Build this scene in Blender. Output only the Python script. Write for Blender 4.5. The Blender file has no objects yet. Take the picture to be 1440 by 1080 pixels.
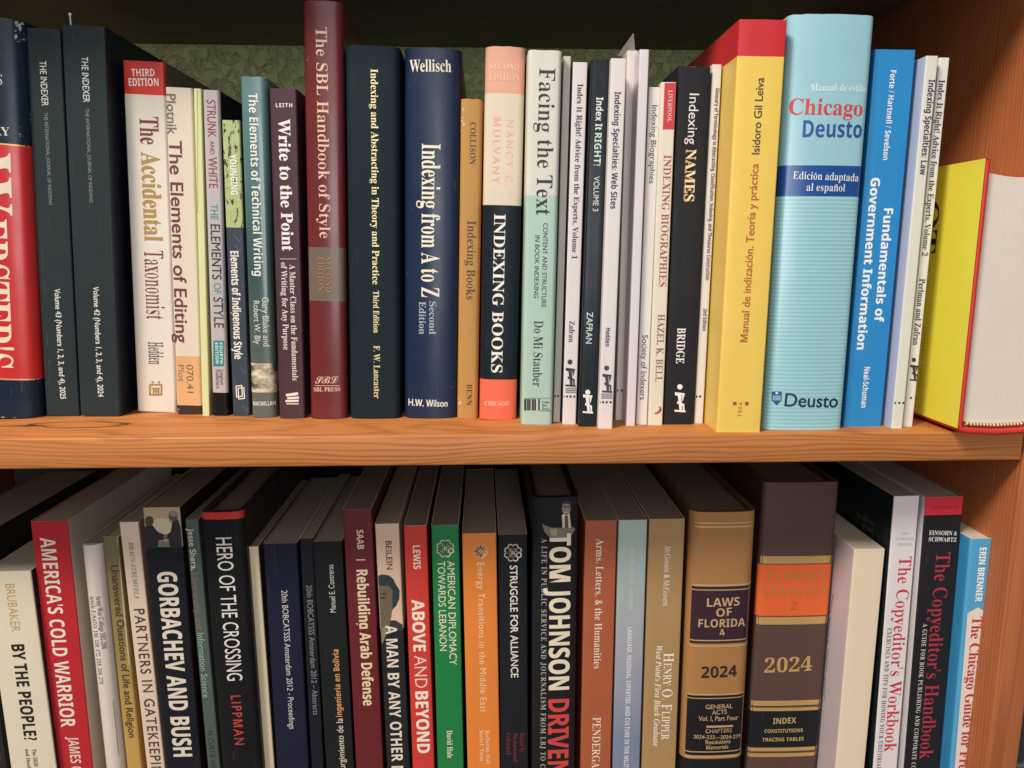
import bpy, bmesh, math, os, random, unicodedata
from mathutils import Vector, Matrix, noise as mnoise
from mathutils.geometry import tessellate_polygon
random.seed(7)
SC = bpy.context.scene
COL = SC.collection

# ------------------------------------------------------------------ camera, world, lamp, exposure
F = 1081.0                                   # focal length in pixels of the 1440 x 1080 photograph
YAW, PITCH, ROLL = math.radians(2.2), math.radians(10.0), math.radians(0.1)
CAM = Vector((0.0, -0.40, 0.0983))
fwd = Vector((math.sin(YAW)*math.cos(PITCH), math.cos(YAW)*math.cos(PITCH), -math.sin(PITCH)))
rgt = fwd.cross(Vector((0, 0, 1))).normalized()
upv = rgt.cross(fwd)
rgt, upv = rgt*math.cos(ROLL)+upv*math.sin(ROLL), upv*math.cos(ROLL)-rgt*math.sin(ROLL)
cd = bpy.data.cameras.new('camera'); cd.sensor_fit = 'HORIZONTAL'; cd.sensor_width = 36; cd.lens = F/1440*36
cd.clip_start = 0.01; cd.clip_end = 50
cam = bpy.data.objects.new('camera', cd); COL.objects.link(cam)
M = Matrix((rgt, upv, -fwd)).transposed().to_4x4(); M.translation = CAM
cam.matrix_world = M
SC.camera = cam

world = bpy.data.worlds.new('World'); SC.world = world; world.use_nodes = True
bg = world.node_tree.nodes['Background']
bg.inputs[0].default_value = (0.92, 0.93, 1.0, 1); bg.inputs[1].default_value = 0.13

def lamp(name, loc, aim, size, power, col):
    ld = bpy.data.lights.new(name, 'AREA'); ld.shape = 'DISK'; ld.size = size; ld.energy = power; ld.color = col
    lo = bpy.data.objects.new(name, ld); COL.objects.link(lo); lo.location = loc
    lo.rotation_euler = (Vector(aim)-Vector(loc)).to_track_quat('-Z', 'Y').to_euler()
    return lo
lamp('ceiling_lamp', (-1.25, -1.20, 2.0), (0.0, 0.03, -0.03), 0.65, 84.0, (1.0, 0.91, 0.80))
lamp('soft_fill', (-0.25, -2.3, 1.25), (0.0, 0.0, 0.0), 1.8, 15.0, (1.0, 0.95, 0.89))  # added broad fill, lifts the book tops; not a real fixture
lamp('front_fill', (0.15, -2.3, 0.17), (0.0, 0.0, 0.1), 0.7, 13.0, (0.97, 0.98, 1.0))  # added frontal fill to brighten the wall; no window is known
SC.view_settings.view_transform = 'Standard'; SC.view_settings.look = 'None'
SC.view_settings.exposure = 0.0; SC.view_settings.gamma = 1.0; SC.view_settings.use_curve_mapping = False
SC.cycles.use_denoising = True

# ------------------------------------------------------------------ helpers
def ray(px, py):
    return (fwd + rgt*((px-720)/F) + upv*((540-py)/F)).normalized()
def hit_z(px, py, z):
    d = ray(px, py); return CAM + d*((z-CAM.z)/d.z)
def hit_y(px, py, y):
    d = ray(px, py); return CAM + d*((y-CAM.y)/d.y)

def lin(h):
    h = h.lstrip('#'); o = []
    for i in (0, 2, 4):
        c = int(h[i:i+2], 16)/255.0
        o.append(c/12.92 if c <= 0.04045 else ((c+0.055)/1.055)**2.4)
    return (*o, 1.0)

class N:                                          # small node helper
    def __init__(s, name):
        s.m = bpy.data.materials.new(name); s.m.use_nodes = True
        s.t = s.m.node_tree; s.p = s.t.nodes['Principled BSDF']
    def n(s, ty, **k):
        x = s.t.nodes.new(ty)
        for a, b in k.items(): setattr(x, a, b)
        return x
    def l(s, a, b): s.t.links.new(a, b)
    def put(s, sock, v):
        if hasattr(v, 'is_linked') or hasattr(v, 'links'): s.l(v, sock)
        else: sock.default_value = v
    def math(s, op, a, b=None, c=None, clamp=False):
        x = s.n('ShaderNodeMath', operation=op); x.use_clamp = clamp
        for i, v in enumerate((a, b, c)):
            if v is not None: s.put(x.inputs[i], v)
        return x.outputs[0]
    def mapping(s, scale, src='Object', loc=None):
        tc = s.n('ShaderNodeTexCoord'); mp = s.n('ShaderNodeMapping'); mp.inputs['Scale'].default_value = scale
        s.l(tc.outputs[src], mp.inputs['Vector'])
        if loc is not None: s.put(mp.inputs['Location'], loc)
        return mp.outputs[0]
    def noise(s, vec, scale, detail=3, rough=0.55):
        x = s.n('ShaderNodeTexNoise'); x.inputs['Scale'].default_value = scale
        x.inputs['Detail'].default_value = detail; x.inputs['Roughness'].default_value = rough
        s.l(vec, x.inputs['Vector']); return x.outputs['Fac']
    def ramp(s, f, stops):
        x = s.n('ShaderNodeValToRGB'); e = x.color_ramp.elements
        while len(e) < len(stops): e.new(0.5)
        for i, (p, c) in enumerate(stops):
            e[i].position = p; e[i].color = c if len(c) == 4 else (*c, 1)
        s.l(f, x.inputs[0]); return x.outputs['Color']
    def mix(s, f, a, b, blend='MIX'):
        x = s.n('ShaderNodeMix', data_type='RGBA', blend_type=blend)
        s.put(x.inputs['Factor'], f); s.put(x.inputs['A'], a); s.put(x.inputs['B'], b)
        # RGBA sockets are indices 6, 7 and 2
        return x.outputs[2]
    def mixc(s, f, a, b, blend='MIX'):
        x = s.n('ShaderNodeMix', data_type='RGBA', blend_type=blend)
        s.put(x.inputs[0], f); s.put(x.inputs[6], a); s.put(x.inputs[7], b)
        return x.outputs[2]
    def bump(s, h, strength, dist):
        x = s.n('ShaderNodeBump'); x.inputs['Strength'].default_value = strength; x.inputs['Distance'].default_value = dist
        s.l(h, x.inputs['Height']); s.l(x.outputs[0], s.p.inputs['Normal'])

def sc(c, k): return (min(c[0]*k, 1), min(c[1]*k, 1), min(c[2]*k, 1), 1)
_mats = {}
def cover(hexc, rough=0.42, wear=0.3, tint='#d8cdbb', cloth=False, coat=0.0, gain=1.0, stripes=False, metal=0.0):
    """printed card, jacket or book cloth: mottled colour, scuffed edges, faint surface grain"""
    key = (hexc, rough, wear, tint, cloth, coat, gain, stripes, metal)
    if key in _mats: return _mats[key]
    g = N('cover_' + hexc.strip('#')); c = sc(lin(hexc), gain)
    oi = g.n('ShaderNodeObjectInfo'); off = g.math('MULTIPLY', oi.outputs['Random'], 3.0)
    tc = g.n('ShaderNodeTexCoord'); va = g.n('ShaderNodeVectorMath', operation='ADD')
    g.l(tc.outputs['Object'], va.inputs[0]); g.l(off, va.inputs[1]); v = va.outputs[0]
    n1 = g.noise(v, 38, 4); n2 = g.noise(v, 900 if not cloth else 1500, 2)
    col = g.mixc(g.math('MULTIPLY', n1, 0.55), sc(c, 1.05), sc(c, 0.86))
    col = g.mixc(g.math('MULTIPLY', n2, 0.35 if cloth else 0.14), col, sc(c, 0.75))
    if stripes:
        sx = g.n('ShaderNodeSeparateXYZ'); g.l(tc.outputs['Object'], sx.inputs[0])
        w = g.math('SINE', g.math('MULTIPLY', sx.outputs['Z'], 2*math.pi/0.0021))
        col = g.mixc(g.math('MULTIPLY', g.math('GREATER_THAN', w, 0.2), 0.55), col, sc(lin('#a9d8d6'), 1))
    mp = g.n('ShaderNodeMapping'); mp.inputs['Scale'].default_value = (1500, 1500, 26); g.l(v, mp.inputs['Vector'])
    rub = g.math('MULTIPLY', g.math('GREATER_THAN', g.noise(mp.outputs[0], 1.0, 3, 0.6), 0.66), g.math('GREATER_THAN', n1, 0.5))
    col = g.mixc(g.math('MULTIPLY', rub, 0.03+0.10*wear), col, lin(tint))
    at = g.n('ShaderNodeAttribute', attribute_name='edge')
    n3 = g.noise(v, 620, 5, 0.7)
    n4 = g.noise(v, 60, 2)
    m = g.math('MULTIPLY', at.outputs['Fac'], g.math('MULTIPLY_ADD', n4, 1.1, -0.1))
    m = g.math('ADD', m, g.math('MULTIPLY_ADD', n3, 1.2, -0.6))
    m = g.math('MULTIPLY', g.math('GREATER_THAN', m, 0.92 - 0.42*wear), min(1.0, 0.25+wear))
    m = g.math('MULTIPLY', m, g.math('GREATER_THAN', at.outputs['Fac'], 0.2))
    col = g.mixc(m, col, lin(tint))
    g.l(col, g.p.inputs['Base Color'])
    n5 = g.noise(v, 55, 4, 0.6)
    g.l(g.math('MULTIPLY_ADD', n5, 0.25, rough-0.12), g.p.inputs['Roughness'])
    g.p.inputs['Coat Weight'].default_value = coat*0.45; g.p.inputs['Coat Roughness'].default_value = 0.2
    g.p.inputs['Metallic'].default_value = metal
    g.p.inputs['Specular IOR Level'].default_value = 0.28 if max(c[:3]) > 0.06 else 0.12
    big = g.noise(v, 26, 2)
    hh = g.math('ADD', g.math('MULTIPLY', n2, 0.00006 if cloth else 0.000012), g.math('MULTIPLY', big, 0.0006 if coat else 0.0003))
    g.bump(hh, 0.7, 1.0)
    _mats[key] = g.m; return g.m
def ink(hexc, rough=0.5, metal=0.0, fade=0.16):
    key = ('ink', hexc, rough, metal, fade)
    if key in _mats: return _mats[key]
    g = N('ink_' + hexc.strip('#')); c = lin(hexc)
    v = g.mapping((1, 1, 1)); n = g.noise(v, 700, 3)
    g.l(g.mixc(g.math('MULTIPLY', n, fade*2), c, sc(c, 0.72)), g.p.inputs['Base Color'])
    g.p.inputs['Roughness'].default_value = rough; g.p.inputs['Metallic'].default_value = metal
    _mats[key] = g.m; return g.m
def gold(hexc): return ink(hexc, 0.38, 0.35)
def pages_mat(hexc, k=1.0, pale=0.0):
    key = ('pages', hexc, k, pale)
    if key in _mats: return _mats[key]
    g = N('paper_edge_' + hexc.strip('#')); c = lin(hexc); c = tuple(a+(b-a)*pale for a, b in zip(c, lin('#d6c9b4')))
    v = g.mapping((1, 0.02, 0.05)); n = g.noise(v, 2600, 3, 0.7)
    v2 = g.mapping((1, 1, 1)); n2 = g.noise(v2, 40, 3)
    col = g.mixc(g.math('MULTIPLY', n, 0.75*k), sc(c, 1.05), sc(c, 0.62))
    g.l(g.mixc(g.math('MULTIPLY', n2, 0.5), col, sc(c, 0.78)), g.p.inputs['Base Color'])
    g.p.inputs['Roughness'].default_value = 0.85
    g.bump(n, 0.5*k, 0.0002)
    _mats[key] = g.m; return g.m

def wood(name, axis, light, dark, period=0.0024, knots=(), rough=0.52, amp=48.0):
    g = N(name)
    tc = g.n('ShaderNodeTexCoord'); sx = g.n('ShaderNodeSeparateXYZ'); g.l(tc.outputs['Object'], sx.inputs[0])
    X, Y, Z = sx.outputs
    long_, across, other = (X, Z, Y) if axis == 'X' else (Z, Y, X)
    s1 = (3.2, 9, 22) if axis == 'X' else (22, 14, 2.2)
    nA = g.noise(g.mapping(s1), 1.0, 3, 0.5)
    nS = g.noise(g.mapping((5, 30, 30) if axis == 'X' else (30, 30, 5)), 1.0, 2)
    ph = g.math('MULTIPLY', across, 2*math.pi/period)
    ph = g.math('ADD', ph, g.math('MULTIPLY', other, 2*math.pi/(period*13)))
    ph = g.math('ADD', ph, g.math('MULTIPLY', g.math('SUBTRACT', nA, 0.5), amp*2))
    ph = g.math('ADD', ph, g.math('MULTIPLY', g.math('SUBTRACT', nS, 0.5), 11.0))
    nV = g.noise(g.mapping((0.4, 130, 130) if axis == 'X' else (130, 130, 0.4)), 1.0, 2)
    ph = g.math('ADD', ph, g.math('MULTIPLY', g.math('SUBTRACT', nV, 0.5), 15.0))
    w = g.math('POWER', g.math('MULTIPLY_ADD', g.math('SINE', ph), 0.5, 0.5), 2.6)
    nM = g.noise(g.mapping((8, 60, 60) if axis == 'X' else (60, 60, 8)), 1.0, 3)
    w = g.math('MULTIPLY', w, g.math('MULTIPLY_ADD', nM, 1.5, -0.15, clamp=True), clamp=True)
    fib = g.noise(g.mapping((16, 1100, 1100) if axis == 'X' else (1100, 1100, 16)), 1.0, 3, 0.65)
    blot = g.noise(g.mapping((9, 25, 25) if axis == 'X' else (25, 25, 9)), 1.0, 3)
    col = g.mixc(w, lin(light), lin(dark))
    col = g.mixc(g.math('MULTIPLY_ADD', fib, 0.9, -0.25, clamp=True), col, sc(lin(dark), 0.9))
    col = g.mixc(g.math('MULTIPLY_ADD', blot, 0.9, -0.3, clamp=True), col, sc(lin(light), 0.8))
    for (k0, k1, a, b, wd, full) in knots:                # elliptical knots / checks: centre, radii, line width
        u, v = (X, Y) if axis == 'X' else (Z, Y)
        wob = g.math('MULTIPLY', g.math('SUBTRACT', g.noise(g.mapping((60, 60, 60)), 1.0, 2), 0.5), 0.7)
        e1 = g.math('POWER', g.math('DIVIDE', g.math('SUBTRACT', u, k0), a), 2.0)
        e2 = g.math('POWER', g.math('DIVIDE', g.math('SUBTRACT', v, k1), b), 2.0)
        r = g.math('ADD', g.math('SQRT', g.math('ADD', e1, e2)), wob)
        if full: f = g.math('SUBTRACT', 1.15, r, clamp=True)
        else: f = g.math('SUBTRACT', 1.0, g.math('DIVIDE', g.math('ABSOLUTE', g.math('SUBTRACT', r, 1.0)), wd), clamp=True)
        col = g.mixc(g.math('MULTIPLY', f, 0.93, clamp=True), col, lin('#2a140c'))
    g.l(col, g.p.inputs['Base Color'])
    g.l(g.math('MULTIPLY_ADD', fib, 0.2, rough-0.08), g.p.inputs['Roughness'])
    g.bump(g.math('ADD', g.math('MULTIPLY', fib, 0.00010), g.math('MULTIPLY', w, -0.00008)), 0.9, 1.0)
    return g.m

def link(name, me, parent=None):
    o = bpy.data.objects.new(name, me); COL.objects.link(o)
    if parent: o.parent = parent
    return o
def mesh_obj(name, verts, faces, mats, parent=None, idx=None, angle=None, edge=None):
    me = bpy.data.meshes.new(name); me.from_pydata([tuple(v) for v in verts], [], faces)
    for m in (mats if isinstance(mats, (list, tuple)) else [mats]): me.materials.append(m)
    if idx:
        for p, i in zip(me.polygons, idx): p.material_index = i
    if angle is not None:
        for p in me.polygons: p.use_smooth = True
        me.set_sharp_from_angle(angle=math.radians(angle))
    if edge is not None:
        a = me.attributes.new('edge', 'FLOAT', 'POINT'); a.data.foreach_set('value', edge)
    me.update()
    return link(name, me, parent)
def box_obj(name, lo, hi, mat, parent=None, bev=0.0, seg=2):
    bm = bmesh.new(); bmesh.ops.create_cube(bm, size=1)
    for v in bm.verts: v.co = Vector([lo[i]+(v.co[i]+0.5)*(hi[i]-lo[i]) for i in range(3)])
    if bev: bmesh.ops.bevel(bm, geom=bm.edges[:], offset=bev, segments=seg, affect='EDGES', profile=0.5)
    me = bpy.data.meshes.new(name); bm.to_mesh(me); bm.free(); me.materials.append(mat)
    if bev:
        for p in me.polygons: p.use_smooth = True
        me.set_sharp_from_angle(angle=math.radians(50))
    return link(name, me, parent)
def thing(name, label, cat, group=None, mat=None):
    o = bpy.data.objects.new(name, None); COL.objects.link(o); o.empty_display_size = 0.02
    if mat is not None: o.matrix_world = mat
    o['label'] = label; o['category'] = cat
    if group: o['group'] = group
    return o

# ------------------------------------------------------------------ lettering: outlines come from the built-in font
FONT = {   # base codepoints of upper, lower, digits; thinning dx, dy (negative = heavier)
    'san': (None, None, None, 0, 0), 'sanl': (None, None, None, 0.011, 0.011), 'sanm': (None, None, None, -0.017, -0.012),
    'sanh': (None, None, None, -0.034, -0.022),
    'sanb': (0x1D5D4, 0x1D5EE, 0x1D7EC, 0, 0), 'sanx': (0x1D5D4, 0x1D5EE, 0x1D7EC, -0.016, -0.008),
    'serb': (0x1D400, 0x1D41A, 0x1D7CE, 0, 0), 'serx': (0x1D400, 0x1D41A, 0x1D7CE, -0.012, -0.006),
    'ser': (0x1D400, 0x1D41A, 0x1D7CE, 0.017, 0.0), 'serl': (0x1D400, 0x1D41A, 0x1D7CE, 0.024, 0.0),
    'seri': (0x1D434, 0x1D44E, None, 0, 0), 'serbi': (0x1D468, 0x1D482, 0x1D7CE, 0, 0), 'scr': (0x1D4D0, 0x1D4EA, None, 0, 0)}
def code(ch, f):
    a, b, d = FONT[f][:3]
    if f in ('sanm', 'sanh') and ch in 'MW': return chr(0x1D5D4+ord(ch)-65)
    if f == 'seri' and ch == 'h': return '\u210e'
    if 'A' <= ch <= 'Z' and a: return chr(a+ord(ch)-65)
    if 'a' <= ch <= 'z' and b: return chr(b+ord(ch)-97)
    if '0' <= ch <= '9' and d: return chr(d+ord(ch)-48)
    return ch
GL, JOBS = {}, []
def loops_of(me):
    nxt = {}
    for e in me.edges:
        nxt.setdefault(e.vertices[0], []).append(e.vertices[1]); nxt.setdefault(e.vertices[1], []).append(e.vertices[0])
    seen, out = set(), []
    for v0 in range(len(me.vertices)):
        if v0 in seen or v0 not in nxt: continue
        lp, cur, prev = [v0], None, v0
        a = nxt[v0]; cur = (v0+1) if (v0+1) in a else a[0]
        seen.add(v0)
        while cur not in seen:
            seen.add(cur); lp.append(cur)
            cand = [x for x in nxt[cur] if x != prev]
            prev, cur = cur, (cand[0] if cand else v0)
        if len(lp) > 2: out.append([Vector((me.vertices[i].co.x, me.vertices[i].co.y)) for i in lp])
    return out
def area(lp): return 0.5*sum(lp[i-1].x*lp[i].y-lp[i].x*lp[i-1].y for i in range(len(lp)))
def inside(p, lp):
    r = False
    for i in range(len(lp)):
        a, b = lp[i-1], lp[i]
        if (a.y > p.y) != (b.y > p.y) and p.x < (b.x-a.x)*(p.y-a.y)/(b.y-a.y)+a.x: r = not r
    return r
def thin(lps, dx, dy):
    if not lps or (dx == 0 and dy == 0): return lps
    s = 1 if max((area(l) for l in lps), key=abs) > 0 else -1
    out = []
    for lp in lps:
        n = len(lp); q = []
        for i in range(n):
            a = lp[i]-lp[i-1]; b = lp[(i+1) % n]-lp[i]
            na = Vector((a.y, -a.x)); nb = Vector((b.y, -b.x))
            if na.length > 1e-9: na.normalize()
            if nb.length > 1e-9: nb.normalize()
            nn = (na+nb)
            if nn.length > 1e-6: nn.normalize()
            nn *= s
            q.append(Vector((lp[i].x-nn.x*dx, lp[i].y-nn.y*dy)))
        out.append(q)
    return out
try:                                             # serif and bold alphabets of the font that ships with Blender
    SERIF = bpy.data.fonts.load(os.path.join(bpy.utils.system_resource('DATAFILES', path='fonts'), 'NotoSansMath-Regular.woff2'))
except Exception:
    SERIF = None                                 # the built-in font falls back to the same glyphs by itself
def make_glyphs(keys):
    objs = []
    def tmp(body, vf):
        c = bpy.data.curves.new('tmp', 'FONT'); c.body = body; c.size = 1.0; c.fill_mode = 'NONE'; c.resolution_u = 4
        if vf: c.font = vf
        o = bpy.data.objects.new('tmp', c); COL.objects.link(o); objs.append(o); return o
    def vf_of(k): return SERIF if ord(k) > 0x20FF else None
    def kind(k, f): return ('sanb' if f in ('sanm', 'sanh') else f) if ord(k) > 0x20FF else 'san'
    H = {f: tmp(code('H', f), vf_of(code('H', f))) for f in FONT}
    T = {}
    for (ch, f) in keys:
        k = code(ch, f); e = code('H', kind(k, f)); T[(ch, f)] = (tmp(k, vf_of(k)), tmp(k+e, vf_of(k)))
    bpy.context.view_layer.update()
    def mx(o):
        me = o.to_mesh(); r = max((v.co.x for v in me.vertices), default=0) if me else 0; o.to_mesh_clear(); return r
    cap, hx = {}, {}
    for f, o in H.items():
        me = o.to_mesh(); cap[f] = max(v.co.y for v in me.vertices); hx[f] = max(v.co.x for v in me.vertices); o.to_mesh_clear()
    for (ch, f), (o1, o2) in T.items():
        me = o1.to_mesh(); lps = loops_of(me) if me else []; o1.to_mesh_clear()
        kd = kind(code(ch, f), f); adv = mx(o2)-hx[kd]; cp = cap[kd]
        dx, dy = FONT[f][3]*cp/0.72, FONT[f][4]*cp/0.72
        if f in ('ser', 'serl') and ch in 'AVWMNXYKvwxyzkZ': dx *= 0.45
        if f in ('sanm', 'sanh') and ch in 'MWNw': dx *= 0.5; dy *= 0.3
        if f in ('sanm', 'sanh') and ch in 'MW': dx = dy = 0
        lps = thin(lps, dx, dy)
        k = 1.0/cp
        vs, ts = [], []
        if lps:
            sg = 1 if max((area(l) for l in lps), key=abs) > 0 else -1
            outs = [l for l in lps if area(l)*sg > 0]; holes = [l for l in lps if area(l)*sg < 0]
            for o_ in sorted(outs, key=lambda l: abs(area(l))):
                mine = [h for h in holes if inside(h[0], o_)]; holes = [h for h in holes if h not in mine]
                grp = [o_]+mine; n0 = len(vs)
                ts += [tuple(n0+i for i in t) for t in tessellate_polygon([[Vector((p.x, p.y, 0)) for p in lp] for lp in grp])]
                vs += [(p.x*k, p.y*k) for lp in grp for p in lp]
        GL[(ch, f)] = (vs, ts, adv*k)
    for o in objs:
        c = o.data; bpy.data.objects.remove(o); bpy.data.curves.remove(c)
MARK = {'\u0301': '\u00b4', '\u0303': '\u02dc'}
def split(s, f):
    if f in ('san', 'sanl', 'sanm', 'sanh'): return [(c, None) for c in s]
    out = []
    for c in s:
        d = unicodedata.normalize('NFD', c)
        out.append((d[0], MARK.get(d[1]) if len(d) > 1 else None))
    return out

class Frame:
    """a flat or gently curved printed surface; local x = across, z = up, -y = towards the viewer"""
    def __init__(s, root, curve=None, bulge=0.0, y0=0.0, local=None):
        s.root = root; s.local = local; s.mw = root.matrix_world.copy()
        if local: s.mw = s.mw @ local
        s.inv = s.mw.inverted(); s.curve = curve or (lambda x: y0); s.bulge = bulge; s.y0 = y0; s.flat = s.curve
    def loc(s, px, py):
        o = s.inv @ CAM; d = s.inv.to_3x3() @ ray(px, py)
        y = s.y0 - s.bulge*0.7
        for _ in range(3):
            q = o + d*((y-o.y)/d.y); y = s.curve(q.x)
        return (q.x, q.z)
    def put(s, name, pts, tris, mats, eps=0.00012, idx=None):
        if s.bulge > 0:
            bm = bmesh.new(); vs = [bm.verts.new((p[0], 0, p[1])) for p in pts]
            for t, mi in zip(tris, idx or [0]*len(tris)):
                try: f = bm.faces.new([vs[i] for i in t]); f.material_index = mi
                except ValueError: pass
            for _ in range(3):
                es = [e for e in bm.edges if abs(e.verts[0].co.x-e.verts[1].co.x) > 0.0016]
                if not es: break
                bmesh.ops.subdivide_edges(bm, edges=es, cuts=1); bmesh.ops.triangulate(bm, faces=[f for f in bm.faces if len(f.verts) > 3])
            for v in bm.verts: v.co.y = s.curve(v.co.x)-eps
            me = bpy.data.meshes.new(name); bm.to_mesh(me); bm.free()
            for m in (mats if isinstance(mats, list) else [mats]): me.materials.append(m)
            o = link(name, me, s.root)
        else:
            o = mesh_obj(name, [(p[0], s.flat(p[0])-eps, p[1]) for p in pts], tris, mats, s.root, idx)
        if s.local: o.matrix_local = s.local
        me = o.data                                # faces look towards the viewer
        bm = bmesh.new(); bm.from_mesh(me)
        fl = [f for f in bm.faces if f.normal.y > 0]
        if fl: bmesh.ops.reverse_faces(bm, faces=fl)
        bm.to_mesh(me); bm.free()
        return o
    def text(s, name, st, font, mat, a, b, h, track=0.0, eps=0.00014):
        JOBS.append((s, name, st, font, mat if not isinstance(mat, str) else ink(mat), a, b, h, track, eps)); return s
    def pic(s, name, shapes, eps=0.00010):
        """shapes: (pixel polygon, colour); later ones lie on top"""
        mats, all_v, all_f, idx = [], [], [], []
        lim = getattr(s, 'lim', 9.0)
        for k, (poly, m) in enumerate(shapes):
            m = ink(m) if isinstance(m, str) else m
            if m not in mats: mats.append(m)
            q = [s.loc(*p) for p in poly]; q = [(max(-lim, min(lim, x)), z) for x, z in q]
            bm = bmesh.new(); vs = [bm.verts.new((x, 0, z)) for x, z in q]
            for t in tessellate_polygon([[Vector((p[0], p[1], 0)) for p in q]]):
                try: bm.faces.new([vs[i] for i in t])
                except ValueError: pass
            if s.bulge > 0.0003:
                for _ in range(5):
                    es = [e for e in bm.edges if abs(e.verts[0].co.x-e.verts[1].co.x) > 0.002]
                    if not es: break
                    bmesh.ops.subdivide_edges(bm, edges=es, cuts=1); bmesh.ops.triangulate(bm, faces=[f for f in bm.faces if len(f.verts) > 3])
            bm.verts.index_update(); n0 = len(all_v)
            for v in bm.verts: all_v.append((v.co.x, s.flat(v.co.x)-eps-0.00002*min(k, 12), v.co.z))
            for f in bm.faces: all_f.append(tuple(n0+v.index for v in f.verts)); idx.append(mats.index(m))
            bm.free()
        o = mesh_obj(name, all_v, all_f, mats, s.root, idx)
        if s.local: o.matrix_local = s.local
        bm = bmesh.new(); bm.from_mesh(o.data)
        fl = [f for f in bm.faces if f.normal.y > 0]
        if fl: bmesh.ops.reverse_faces(bm, faces=fl)
        bm.to_mesh(o.data); bm.free()
        return o
def run_text():
    need = set()
    for j in JOBS:
        for c, mk in split(j[2], j[3]):
            need.add((c, j[3]))
            if mk: need.add((mk, 'san'))
    make_glyphs(sorted(need))
    for (fr, name, st, f, mat, a, b, h, track, eps) in JOBS:
        A = Vector(fr.loc(*a)); B = Vector(fr.loc(*b))
        pl = math.hypot(b[0]-a[0], b[1]-a[1]); L = (B-A).length; cap = h*L/pl
        if abs(B.x-A.x) < 0.25*abs(B.y-A.y): mid = (A.x+B.x)/2; A.x = A.x*0.15+mid*0.85; B.x = B.x*0.15+mid*0.85
        d = (B-A).normalized(); u = Vector((-d.y, d.x)); L = (B-A).length
        cs = split(st, f); pts, tris, pen = [], [], 0.0
        lay = []
        for c, mk in cs:
            lay.append((c, mk, pen)); pen += GL[(c, f)][2]+track
        nat = pen-track
        xs = [v[0]+p for c, mk, p in lay for v in GL[(c, f)][0]]
        x0, x1 = min(xs), max(xs)
        k = L/(x1-x0)
        for c, mk, p in lay:
            vs, ts, adv = GL[(c, f)]
            items = [(vs, ts, 0.0, 0.0)]
            if mk:
                mv, mt, _ = GL[(mk, 'san')]
                if mv: items.append((mv, mt, adv/2-(min(v[0] for v in mv)+max(v[0] for v in mv))/2, -0.04))
            for V, Tt, ox, oy in items:
                n = len(pts)
                for (x, y) in V:
                    q = A + d*((x+ox+p-x0)*k) + u*((y+oy-0.5)*cap)
                    pts.append((q.x, q.y))
                tris += [tuple(n+i for i in t) for t in Tt]
        if tris: fr.put(name, pts, tris, mat, eps)

def circ(cx, cy, r, n=14, ry=None): return [(cx+r*math.cos(2*math.pi*i/n), cy+(ry or r)*math.sin(2*math.pi*i/n)) for i in range(n)]
def quad(x0, y0, x1, y1): return [(x0, y0), (x1, y0), (x1, y1), (x0, y1)]
def stroke(pts, w, closed=False):
    out = []; n = len(pts); rng = range(n if closed else n-1)
    for i in rng:
        a = pts[i]; b = pts[(i+1) % n]; dx, dy = b[0]-a[0], b[1]-a[1]; l = math.hypot(dx, dy) or 1
        nx, ny = -dy/l*w/2, dx/l*w/2; ex, ey = dx/l*w*0.25, dy/l*w*0.25
        out.append([(a[0]+nx-ex, a[1]+ny-ey), (b[0]+nx+ex, b[1]+ny+ey), (b[0]-nx+ex, b[1]-ny+ey), (a[0]-nx-ex, a[1]-ny-ey)])
    return out

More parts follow.
